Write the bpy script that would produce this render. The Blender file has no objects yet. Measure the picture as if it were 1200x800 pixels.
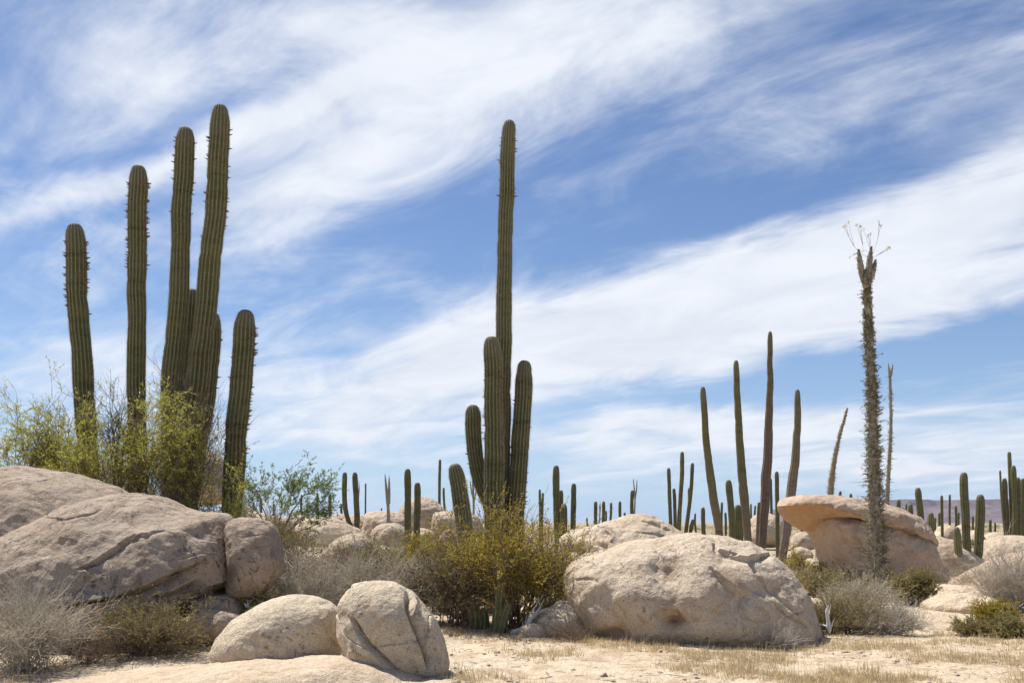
import bpy, math, random
import numpy as np
from mathutils import Vector, Matrix

# ---------------------------------------------------------------- basics
F = 1100.0; YH = 612.0; CZ = 1.6          # focal length / horizon row (1200 x 800 frame), eye height in metres
C = bpy.context.scene.collection
rng = np.random.default_rng(11)

def P(px, py, d):
    """a point at distance d (metres along the view) seen in the photo at px, py"""
    return np.array([(px - 600.0) / F * d, d, CZ + (YH - py) / F * d])

def ss(a, b, x):
    t = np.clip((np.asarray(x, float) - a) / (b - a), 0, 1)
    return t * t * (3 - 2 * t)

# ---------------------------------------------------------------- noise (gradient noise, vectorised)
_perm = np.random.default_rng(5).permutation(256)
_perm = np.concatenate([_perm, _perm, _perm])
_g = np.random.default_rng(6).normal(size=(256, 3)); _g /= np.linalg.norm(_g, axis=1)[:, None]
def pn(p):
    p = np.asarray(p, float); i = np.floor(p).astype(np.int64); f = p - i; i &= 255
    u = f * f * f * (f * (f * 6 - 15) + 10)
    def g(dx, dy, dz):
        h = _perm[_perm[_perm[(i[:, 0] + dx) & 255] + ((i[:, 1] + dy) & 255)] + ((i[:, 2] + dz) & 255)] & 255
        gr = _g[h]
        return gr[:, 0] * (f[:, 0] - dx) + gr[:, 1] * (f[:, 1] - dy) + gr[:, 2] * (f[:, 2] - dz)
    def L(a, b, t): return a + (b - a) * t
    x0 = L(L(g(0,0,0), g(1,0,0), u[:,0]), L(g(0,1,0), g(1,1,0), u[:,0]), u[:,1])
    x1 = L(L(g(0,0,1), g(1,0,1), u[:,0]), L(g(0,1,1), g(1,1,1), u[:,0]), u[:,1])
    return L(x0, x1, u[:,2]) * 1.5
def fbm(p, o=4, lac=2.03, gain=.5):
    s = 0; a = 1.0; p = np.asarray(p, float)
    for k in range(o):
        s = s + a * pn(p + 17.3 * k); p = p * lac; a *= gain
    return s

# ---------------------------------------------------------------- terrain
def terr(x, y):
    x = np.asarray(x, float); y = np.asarray(y, float)
    shp = np.broadcast(x, y).shape
    x, y = np.broadcast_arrays(x, y); x = x.ravel(); y = y.ravel()
    z = np.zeros_like(x)
    z += 1.72 * ss(13.6, 16.6, y) * ss(-3.9, -5.9, x) * (1 - .5 * ss(18.5, 26, y)) * (1 - ss(60, 140, y))         # sandy rise under the left cacti
    z += np.where(x < -1e9, 0, 1.0) * 1.15 * ss(17, 33, y) * ss(1.0, -4.0, x / np.maximum(y, 1) * 30) * (1 - ss(-3.9, -5.9, x)) * (1 - ss(60, 140, y))
    z += .18 * ss(3, -6, x) * ss(9.5, 14, y) * (1 - ss(15, 20, y))
    q = np.stack([x, y, 0 * x], 1)
    far = ss(40, 200, np.hypot(x, y))
    z += .05 * fbm(q * .45, 3) + .016 * fbm(q * 2.2 + 9, 3) * (1 - far)
    z += .012 * fbm(q * 6 + 3, 3) * (1 - ss(25, 40, np.hypot(x, y)))
    z += far * .5 * pn(q * .02) * (1 - ss(300, 900, np.hypot(x, y)))
    return z.reshape(shp)
def T1(x, y): return float(terr(np.array([x]), np.array([y]))[0])

# ---------------------------------------------------------------- mesh objects
def mesh_data(name, V, Fs, attrs=None, smooth=True, mats=(), mat_idx=None):
    V = np.asarray(V, np.float32)
    if isinstance(Fs, np.ndarray): Fs = [Fs]
    Fs = [np.asarray(f, np.int32) for f in Fs if len(f)]
    me = bpy.data.meshes.new(name)
    me.vertices.add(len(V)); me.vertices.foreach_set('co', V.ravel())
    nl = sum(f.size for f in Fs); nf = sum(len(f) for f in Fs)
    me.loops.add(nl); me.loops.foreach_set('vertex_index', np.concatenate([f.ravel() for f in Fs]))
    tot = np.concatenate([np.full(len(f), f.shape[1], np.int32) for f in Fs])
    st = np.concatenate([[0], np.cumsum(tot)[:-1]]).astype(np.int32)
    me.polygons.add(nf); me.polygons.foreach_set('loop_start', st)
    try: me.polygons.foreach_set('loop_total', tot)
    except Exception: pass
    if smooth: me.polygons.foreach_set('use_smooth', np.ones(nf, bool))
    for m in mats: me.materials.append(m)
    if mat_idx is not None: me.polygons.foreach_set('material_index', np.asarray(mat_idx, np.int32))
    for k, a in (attrs or {}).items():
        at = me.attributes.new(k, 'FLOAT', 'POINT'); at.data.foreach_set('value', np.asarray(a, np.float32))
    me.update(calc_edges=True)
    return me

LABELS = {}
def tag(o, label=None, cat=None, group=None, kind=None):
    if label:
        if label in LABELS: print('DUPLICATE LABEL', label)
        LABELS[label] = 1; o['label'] = label
    if cat: o['category'] = cat
    if group: o['group'] = group
    if kind: o['kind'] = kind
    return o
def empty(name, loc):
    o = bpy.data.objects.new(name, None); C.objects.link(o); o.location = Vector([float(v) for v in loc]); o.empty_display_size = .2
    return o
def mobj(name, V, Fs, mat, origin=(0, 0, 0), parent=None, attrs=None, smooth=True, mats=None, mat_idx=None):
    """mesh object; V in world coordinates, origin = where the object (or the thing it belongs to) stands"""
    V = np.asarray(V, float) - np.asarray(origin, float)
    me = mesh_data(name, V, Fs, attrs, smooth, mats or [mat], mat_idx)
    o = bpy.data.objects.new(name, me); C.objects.link(o)
    if parent is not None: o.parent = parent
    else: o.location = Vector([float(v) for v in origin])
    return o

class Acc:
    """collects pieces of one mesh"""
    def __init__(s): s.V = []; s.F = {}; s.n = 0; s.A = {}
    def add(s, V, Fs, **at):
        V = np.asarray(V, float)
        for f in (Fs if isinstance(Fs, list) else [Fs]):
            f = np.asarray(f, np.int64)
            if len(f): s.F.setdefault(f.shape[1], []).append(f + s.n)
        s.V.append(V); s.n += len(V)
        for k, a in at.items():
            s.A.setdefault(k, []).append(np.broadcast_to(np.asarray(a, float), (len(V),)))
    def out(s):
        return np.concatenate(s.V), [np.concatenate(f) for f in s.F.values()], {k: np.concatenate(a) for k, a in s.A.items()}

def tubes(poly, rad, m=3):
    """poly (n,k,3), rad (n,k) -> verts, quads"""
    poly = np.asarray(poly, float); n, k, _ = poly.shape
    rad = np.broadcast_to(rad, (n, k))
    T = np.gradient(poly, axis=1); T /= np.maximum(np.linalg.norm(T, axis=2, keepdims=True), 1e-9)
    ref = np.array([.31, .87, .38]); A = np.cross(T, ref); A /= np.maximum(np.linalg.norm(A, axis=2, keepdims=True), 1e-6)
    B = np.cross(T, A)
    th = np.arange(m) * 2 * np.pi / m
    V = poly[:, :, None] + rad[:, :, None, None] * (A[:, :, None] * np.cos(th)[:, None] + B[:, :, None] * np.sin(th)[:, None])
    idx = np.arange(n * k * m).reshape(n, k, m)
    a = idx[:, :-1]; b = idx[:, 1:]
    Q = np.stack([a, np.roll(a, -1, 2), np.roll(b, -1, 2), b], -1).reshape(-1, 4)
    return V.reshape(-1, 3), Q

def leaves(cen, dirs, L, W):
    """diamond leaves: cen (n,3) base, dirs (n,3), sizes"""
    n = len(cen); dirs = dirs / np.maximum(np.linalg.norm(dirs, axis=1, keepdims=True), 1e-9)
    r = rng.normal(size=(n, 3)); s = np.cross(dirs, r); s /= np.maximum(np.linalg.norm(s, axis=1, keepdims=True), 1e-9)
    L = np.broadcast_to(L, (n,))[:, None]; W = np.broadcast_to(W, (n,))[:, None]
    V = np.stack([cen, cen + dirs * L * .55 + s * W * .5, cen + dirs * L, cen + dirs * L * .45 - s * W * .5], 1)
    return V.reshape(-1, 3), np.arange(n * 4).reshape(n, 4)

# ---------------------------------------------------------------- materials
def newmat(name):
    m = bpy.data.materials.new(name); m.use_nodes = True
    nt = m.node_tree; nt.nodes.clear()
    return m, nt
def N(nt, typ, **kw):
    n = nt.nodes.new(typ)
    for k, v in kw.items():
        if k.startswith('i_'):
            key = k[2:]; key = int(key) if key.isdigit() else key.replace('_', ' ')
            if hasattr(v, 'is_output') or isinstance(v, bpy.types.NodeSocket): nt.links.new(v, n.inputs[key])
            else: n.inputs[key].default_value = v
        else: setattr(n, k, v)
    return n
def ramp(nt, fac, stops, interp='LINEAR'):
    r = nt.nodes.new('ShaderNodeValToRGB'); r.color_ramp.interpolation = interp
    e = r.color_ramp.elements
    while len(e) < len(stops): e.new(.5)
    for el, (p, c) in zip(e, stops):
        el.position = p; el.color = (*c, 1) if len(c) == 3 else c
    nt.links.new(fac, r.inputs[0]); return r.outputs[0]
def mix(nt, f, a, b, mode='MIX'):
    n = nt.nodes.new('ShaderNodeMix'); n.data_type = 'RGBA'; n.blend_type = mode; n.clamp_factor = True
    for s, v in ((n.inputs[0], f), (n.inputs[6], a), (n.inputs[7], b)):
        if isinstance(v, bpy.types.NodeSocket): nt.links.new(v, s)
        elif isinstance(v, (int, float)): s.default_value = v
        else: s.default_value = (*v, 1)
    return n.outputs[2]
def math_(nt, op, a, b=0.0, c=None, clamp=False):
    n = nt.nodes.new('ShaderNodeMath'); n.operation = op; n.use_clamp = clamp
    for i, v in enumerate((a, b) if c is None else (a, b, c)):
        if isinstance(v, bpy.types.NodeSocket): nt.links.new(v, n.inputs[i])
        else: n.inputs[i].default_value = float(v)
    return n.outputs[0]
def noise(nt, vec, scale, detail=4, rough=.55, dist=0.0):
    n = nt.nodes.new('ShaderNodeTexNoise'); n.inputs['Scale'].default_value = scale; n.inputs['Detail'].default_value = detail
    n.inputs['Roughness'].default_value = rough; n.inputs['Distortion'].default_value = dist
    nt.links.new(vec, n.inputs['Vector']); return n.outputs['Fac']
def attr(nt, name):
    n = nt.nodes.new('ShaderNodeAttribute'); n.attribute_name = name; return n.outputs['Fac']
def finish(nt, col, rough=.9, bump=None, bstr=.5, bdist=.01, spec=.25, trans=0, tcol=None):
    bs = nt.nodes.new('ShaderNodeBsdfPrincipled'); out = nt.nodes.new('ShaderNodeOutputMaterial')
    if isinstance(col, bpy.types.NodeSocket): nt.links.new(col, bs.inputs['Base Color'])
    else: bs.inputs['Base Color'].default_value = (*col, 1)
    if isinstance(rough, bpy.types.NodeSocket): nt.links.new(rough, bs.inputs['Roughness'])
    else: bs.inputs['Roughness'].default_value = rough
    bs.inputs['Specular IOR Level'].default_value = spec
    if bump is not None:
        b = nt.nodes.new('ShaderNodeBump'); b.inputs['Strength'].default_value = bstr; b.inputs['Distance'].default_value = bdist
        nt.links.new(bump, b.inputs['Height']); nt.links.new(b.outputs[0], bs.inputs['Normal'])
    sh = bs.outputs[0]
    if trans:
        t = nt.nodes.new('ShaderNodeBsdfTranslucent')
        if isinstance(tcol or col, bpy.types.NodeSocket): nt.links.new(tcol or col, t.inputs[0])
        else: t.inputs[0].default_value = (*(tcol or col), 1)
        mx = nt.nodes.new('ShaderNodeMixShader'); mx.inputs[0].default_value = trans
        nt.links.new(sh, mx.inputs[1]); nt.links.new(t.outputs[0], mx.inputs[2]); sh = mx.outputs[0]
    nt.links.new(sh, out.inputs['Surface'])

def coords(nt):
    tc = nt.nodes.new('ShaderNodeTexCoord'); oi = nt.nodes.new('ShaderNodeObjectInfo')
    v = nt.nodes.new('ShaderNodeVectorMath'); v.operation = 'MULTIPLY_ADD'
    nt.links.new(oi.outputs['Random'], v.inputs[0]); v.inputs[1].default_value = (37, 53, 71); nt.links.new(tc.outputs['Object'], v.inputs[2])
    return v.outputs[0], oi.outputs['Random']

def granite(name, base, warm, dark, stain=.5, lichen=.3, scale=1.0, pale=(.66, .57, .46)):
    m, nt = newmat(name); v, rnd = coords(nt)
    big = noise(nt, v, .9 * scale, 5, .6, .6)
    col = mix(nt, ramp(nt, big, [(.33, (0, 0, 0)), (.66, (1, 1, 1))]), base, warm)
    pn_ = noise(nt, v, 2.2 * scale, 6, .62, 1.0)
    col = mix(nt, math_(nt, 'MULTIPLY', ramp(nt, pn_, [(.5, (0, 0, 0)), (.66, (1, 1, 1))]), .55), col, pale)
    # iron stain streaks
    st = noise(nt, v, 3.1 * scale, 6, .66, 1.6)
    col = mix(nt, math_(nt, 'MULTIPLY', ramp(nt, st, [(.52, (0, 0, 0)), (.63, (1, 1, 1))]), stain), col, dark)
    # grey lichen / manganese blotches
    li = noise(nt, v, 11 * scale, 5, .7, .5); li2 = noise(nt, v, 1.3 * scale, 3, .5)
    lf = math_(nt, 'MULTIPLY', ramp(nt, li, [(.55, (0, 0, 0)), (.62, (1, 1, 1))]), ramp(nt, li2, [(.42, (0, 0, 0)), (.56, (1, 1, 1))]))
    col = mix(nt, math_(nt, 'MULTIPLY', lf, lichen), col, (.16, .13, .11))
    col = mix(nt, math_(nt, 'MULTIPLY', attr(nt, 'iron_glow'), math_(nt, 'SUBTRACT', math_(nt, 'MULTIPLY', noise(nt, v, 3.0, 6, .65, .8), 2.4), .45), clamp=True), col, (.50, .30, .155))  # orange mask: iron stain on boulders, painted bounce glow under the overhang
    # mineral speckle
    sp = noise(nt, v, 95, 2, .6)
    col = mix(nt, .55, col, ramp(nt, sp, [(.32, (.25, .24, .23)), (.45, (.78, .76, .74)), (.6, (1, 1, 1)), (.72, (1.35, 1.33, 1.3))]), 'MULTIPLY')
    sp2 = noise(nt, v, 34, 3, .7)
    col = mix(nt, .4, col, ramp(nt, sp2, [(.3, (.55, .52, .5)), (.5, (1, 1, 1)), (.7, (1.2, 1.18, 1.15))]), 'MULTIPLY')
    h = math_(nt, 'ADD', math_(nt, 'MULTIPLY', noise(nt, v, 6, 8, .62, .3), 1.2), math_(nt, 'MULTIPLY', noise(nt, v, 42, 5, .7), .34))
    h = math_(nt, 'ADD', h, math_(nt, 'MULTIPLY', sp, .05))
    finish(nt, col, .92, h, 1.0, .055, .2)
    return m

M = {}
M['granite'] = granite('granite', (.64, .535, .405), (.57, .455, .335), (.38, .25, .155), .45, .75)
M['granite_front'] = granite('granite_front', (.68, .58, .44), (.60, .50, .365), (.42, .29, .17), .4, .7, 1.3, (.70, .60, .46))
M['granite_left'] = granite('granite_left', (.45, .37, .285), (.41, .315, .235), (.25, .17, .12), .7, 1.0, .9, (.56, .46, .37))
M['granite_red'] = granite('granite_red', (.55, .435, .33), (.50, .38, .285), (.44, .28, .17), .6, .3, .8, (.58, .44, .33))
M['granite_far'] = granite('granite_far', (.56, .46, .345), (.50, .39, .285), (.33, .2, .14), .4, .4, .5)

def cactus_mat(name, g1, g2, crest, lowb=(.16, .115, .085), low0=.0, low1=.3, lowamt=1.0):
    m, nt = newmat(name); v, rnd = coords(nt)
    rib = attr(nt, 'rib'); hh = attr(nt, 'ht'); spn = attr(nt, 'spine')
    n1 = noise(nt, v, 3.0, 5, .6); n2 = noise(nt, v, 26, 3, .6)
    col = mix(nt, ramp(nt, n1, [(.3, (0, 0, 0)), (.7, (1, 1, 1))]), g1, g2)
    hn = math_(nt, 'ADD', hh, math_(nt, 'MULTIPLY', math_(nt, 'SUBTRACT', n1, .5), .25))
    lo = math_(nt, 'MULTIPLY', math_(nt, 'SUBTRACT', 1.0, ramp(nt, hn, [(low0, (0, 0, 0)), (low1, (1, 1, 1))])), lowamt)
    col = mix(nt, lo, col, lowb)
    cr = ramp(nt, rib, [(.80, (0, 0, 0)), (.97, (1, 1, 1))])
    cr = math_(nt, 'MULTIPLY', cr, math_(nt, 'ADD', .25, math_(nt, 'MULTIPLY', n2, .9)))
    col = mix(nt, cr, col, crest)
    col = mix(nt, .5, col, ramp(nt, n2, [(.3, (.7, .7, .7)), (.7, (1.25, 1.25, 1.25))]), 'MULTIPLY')
    mp_ = N(nt, 'ShaderNodeMapping'); mp_.inputs['Scale'].default_value = (.6, .6, 7.0); nt.links.new(v, mp_.inputs[0])
    col = mix(nt, .75, col, ramp(nt, noise(nt, mp_.outputs[0], 1.0, 4, .65, .2), [(.30, (.50, .46, .44)), (.45, (.95, .93, .9)), (.7, (1.15, 1.15, 1.1))]), 'MULTIPLY')
    col = mix(nt, math_(nt, 'MULTIPLY', ramp(nt, hh, [(.9, (0, 0, 0)), (1.0, (1, 1, 1))]), .45), col, (.22, .20, .15))
    sc_ = math_(nt, 'MULTIPLY', ramp(nt, noise(nt, v, 4.5, 6, .7, .8), [(.55, (0, 0, 0)), (.66, (1, 1, 1))]), .6)
    col = mix(nt, sc_, col, (.185, .14, .10))
    col = mix(nt, spn, col, (.36, .32, .26))
    finish(nt, col, .75, math_(nt, 'ADD', n2, noise(nt, v, 70, 2, .6)), .5, .006, .25)
    return m
M['cactus'] = cactus_mat('cactus_skin', (.084, .092, .030), (.118, .120, .038), (.27, .245, .16), (.16, .115, .085), .0, .3)
M['cactus_dusty'] = cactus_mat('cactus_skin_dusty', (.11, .125, .055), (.15, .155, .065), (.32, .29, .21), (.15, .11, .08), -.1, .15)
M['cactus_old'] = cactus_mat('cactus_skin_old', (.12, .12, .045), (.16, .145, .055), (.22, .19, .13), (.20, .145, .11), .1, .55)
M['cactus_tan'] = cactus_mat('cactus_skin_corky', (.14, .125, .055), (.16, .135, .065), (.23, .19, .14), (.22, .165, .13), .35, .8)
M['cactus_dark'] = cactus_mat('cactus_skin_corky_dark', (.13, .115, .05), (.14, .11, .06), (.18, .14, .11), (.16, .11, .088), .5, .85)
M['cactus_far'] = cactus_mat('cactus_skin_far', (.088, .092, .036), (.12, .118, .045), (.22, .20, .13), (.15, .11, .08), .0, .2)

def simple(name, c1, c2, scale=8, rough=.85, trans=0, useattr=None, spec=.2, bump=0):
    m, nt = newmat(name); v, rnd = coords(nt)
    f = attr(nt, useattr) if useattr else noise(nt, v, scale, 4, .6)
    if useattr:
        col = mix(nt, f, c1, c2)
        col = mix(nt, .6, col, ramp(nt, noise(nt, v, 3.5, 3, .6), [(.3, (.72, .74, .7)), (.7, (1.25, 1.22, 1.15))]), 'MULTIPLY')
    else: col = mix(nt, ramp(nt, f, [(.3, (0, 0, 0)), (.7, (1, 1, 1))]), c1, c2)
    finish(nt, col, rough, noise(nt, v, 60, 3, .6) if bump else None, .5, bump or .01, spec, trans)
    return m
M['leaf_creosote'] = simple('leaf_olive_yellow', (.22, .185, .03), (.54, .42, .06), trans=.4, useattr='rnd')
M['leaf_feather'] = simple('leaf_yellow_green', (.29, .30, .055), (.60, .58, .12), trans=.45, useattr='rnd')
M['leaf_green'] = simple('leaf_fresh_green', (.12, .18, .05), (.26, .32, .10), trans=.35, useattr='rnd')
M['leaf_dark'] = simple('leaf_dark_olive', (.12, .115, .05), (.26, .23, .11), trans=.25, useattr='rnd')
M['leaf_grey'] = simple('leaf_grey_green', (.28, .25, .15), (.46, .40, .26), trans=.2, useattr='rnd')
M['leaf_drab'] = simple('leaf_drab_olive', (.22, .195, .07), (.40, .34, .14), trans=.25, useattr='rnd')
M['leaf_boojum'] = simple('leaf_boojum', (.13, .125, .06), (.30, .27, .15), trans=.2, useattr='rnd')
M['leaf_golden'] = simple('leaf_golden', (.28, .21, .06), (.46, .34, .10), trans=.3, useattr='rnd')
M['flower_red'] = simple('flower_red', (.45, .06, .04), (.6, .12, .07), trans=.2, useattr='rnd')
M['flower_stalk'] = simple('flower_stalk', (.22, .14, .09), (.36, .25, .16))
M['bud_pink'] = simple('flower_dried', (.42, .30, .14), (.62, .46, .24), trans=.3, useattr='rnd')
M['twig_grey'] = simple('twig_grey', (.36, .31, .25), (.56, .50, .42), 5)
M['twig_brown'] = simple('twig_brown', (.15, .105, .075), (.25, .18, .13), 5)
M['twig_pale'] = simple('twig_pale', (.24, .21, .16), (.38, .34, .27), 5)
M['deadwood'] = simple('dead_wood', (.36, .34, .32), (.55, .53, .50), 12, bump=.01)
M['bark_boojum'] = simple('bark_boojum', (.22, .19, .14), (.36, .32, .25), 10, bump=.01)
M['bud'] = simple('bud_brown', (.16, .085, .055), (.30, .17, .11), 20)
M['grass'] = simple('straw_grass', (.42, .32, .18), (.62, .50, .32), trans=.3, useattr='rnd')
M['white_wood'] = simple('bleached_wood', (.62, .60, .57), (.75, .73, .70), 12, bump=.008)
M['cactus_pup'] = simple('cactus_pup_skin', (.07, .10, .035), (.11, .15, .05), 9)  # green skin for cactus pups, mottled by noise

def sand_mat():
    m, nt = newmat('desert_sand'); tc = nt.nodes.new('ShaderNodeTexCoord'); v = tc.outputs['Object']
    a = noise(nt, v, .5, 6, .62, .4); b = noise(nt, v, 2.4, 6, .65, .3); c = noise(nt, v, 14, 5, .7); s = noise(nt, v, 60, 3, .7)
    col = mix(nt, ramp(nt, a, [(.35, (0, 0, 0)), (.65, (1, 1, 1))]), (.70, .59, .44), (.62, .49, .35))
    col = mix(nt, math_(nt, 'MULTIPLY', ramp(nt, b, [(.48, (0, 0, 0)), (.62, (1, 1, 1))]), .7), col, (.44, .32, .20))
    col = mix(nt, .5, col, ramp(nt, c, [(.3, (.72, .68, .62)), (.5, (1, 1, 1)), (.7, (1.12, 1.12, 1.1))]), 'MULTIPLY')
    col = mix(nt, .5, col, ramp(nt, s, [(.33, (.5, .46, .42)), (.47, (1, 1, 1)), (.7, (1.15, 1.14, 1.12))]), 'MULTIPLY')
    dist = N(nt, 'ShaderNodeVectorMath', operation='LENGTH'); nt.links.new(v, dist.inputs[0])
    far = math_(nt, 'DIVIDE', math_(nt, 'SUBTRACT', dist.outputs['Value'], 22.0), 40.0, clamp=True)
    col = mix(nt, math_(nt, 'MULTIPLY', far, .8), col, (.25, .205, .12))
    h = math_(nt, 'ADD', math_(nt, 'MULTIPLY', b, 1.2), math_(nt, 'ADD', math_(nt, 'MULTIPLY', c, .8), math_(nt, 'MULTIPLY', s, .25)))
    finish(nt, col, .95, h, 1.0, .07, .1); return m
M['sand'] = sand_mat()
def slab_mat():
    m = granite('granite_slab', (.66, .54, .40), (.60, .46, .32), (.50, .34, .2), .25, .25, 1.0, (.72, .62, .48)); return m
M['slab'] = slab_mat()
def mesa_mat():
    m, nt = newmat('mesa_rock'); tc = nt.nodes.new('ShaderNodeTexCoord'); v = tc.outputs['Object']
    mp = N(nt, 'ShaderNodeMapping'); mp.inputs['Scale'].default_value = (1, 1, 5); nt.links.new(v, mp.inputs[0])
    a = noise(nt, mp.outputs[0], .006, 7, .65, .6); b = noise(nt, v, .03, 6, .7)
    col = mix(nt, ramp(nt, a, [(.4, (0, 0, 0)), (.6, (1, 1, 1))]), (.085, .062, .075), (.17, .13, .13))
    col = mix(nt, math_(nt, 'MULTIPLY', ramp(nt, b, [(.5, (0, 0, 0)), (.62, (1, 1, 1))]), .5), col, (.25, .18, .15))
    finish(nt, col, .95, b, 1, 8, .1); return m
M['mesa'] = mesa_mat()
# ---------------------------------------------------------------- cube-sphere directions
_cs = {}
def cubesphere(n):
    if n in _cs: return _cs[n]
    t = np.tan(np.linspace(-1, 1, n + 1) * np.pi / 4); vs = []; fs = []; off = 0
    a, b = np.meshgrid(t, t, indexing='ij'); o = np.ones_like(a)
    for ax in range(3):
        for s in (-1, 1):
            p = [None] * 3; p[ax] = o * s; p[(ax + 1) % 3] = a * s; p[(ax + 2) % 3] = b
            vs.append(np.stack(p, -1).reshape(-1, 3))
            i = np.arange((n + 1) ** 2).reshape(n + 1, n + 1) + off
            fs.append(np.stack([i[:-1, :-1], i[1:, :-1], i[1:, 1:], i[:-1, 1:]], -1).reshape(-1, 4)); off += (n + 1) ** 2
    V = np.concatenate(vs); V /= np.linalg.norm(V, axis=1)[:, None]; Q = np.concatenate(fs)
    key = np.round(V * 1e5).astype(np.int64); _, first, inv = np.unique(key, axis=0, return_index=True, return_inverse=True)
    V = V[first]; Q = inv.ravel()[Q]
    _cs[n] = (V, Q); return V, Q

def vnormals(V, Q):
    n = np.cross(V[Q[:, 2]] - V[Q[:, 0]], V[Q[:, 3]] - V[Q[:, 1]])
    out = np.zeros_like(V)
    for k in range(4): np.add.at(out, Q[:, k], n)
    return out / np.maximum(np.linalg.norm(out, axis=1, keepdims=True), 1e-12)

def seg_dist(px, py, line):
    """distance to a polyline (pixels), signed side (+ = right of travel, i.e. below a left-to-right line) and 0..1 along"""
    line = np.asarray(line, float); best = np.full(px.shape, 1e9); side = np.zeros(px.shape); al = np.zeros(px.shape)
    lens = np.linalg.norm(np.diff(line, axis=0), axis=1); cum = np.concatenate([[0], np.cumsum(lens)]); tot = cum[-1]
    for i in range(len(line) - 1):
        a, b = line[i], line[i + 1]; ab = b - a
        t = np.clip(((px - a[0]) * ab[0] + (py - a[1]) * ab[1]) / (ab @ ab), 0, 1)
        dx = px - (a[0] + t * ab[0]); dy = py - (a[1] + t * ab[1]); dd = np.hypot(dx, dy)
        cr = ab[0] * dy - ab[1] * dx
        u = dd < best
        best = np.where(u, dd, best); side = np.where(u, np.sign(cr), side); al = np.where(u, (cum[i] + t * lens[i]) / tot, al)
    return best, side, al

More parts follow.
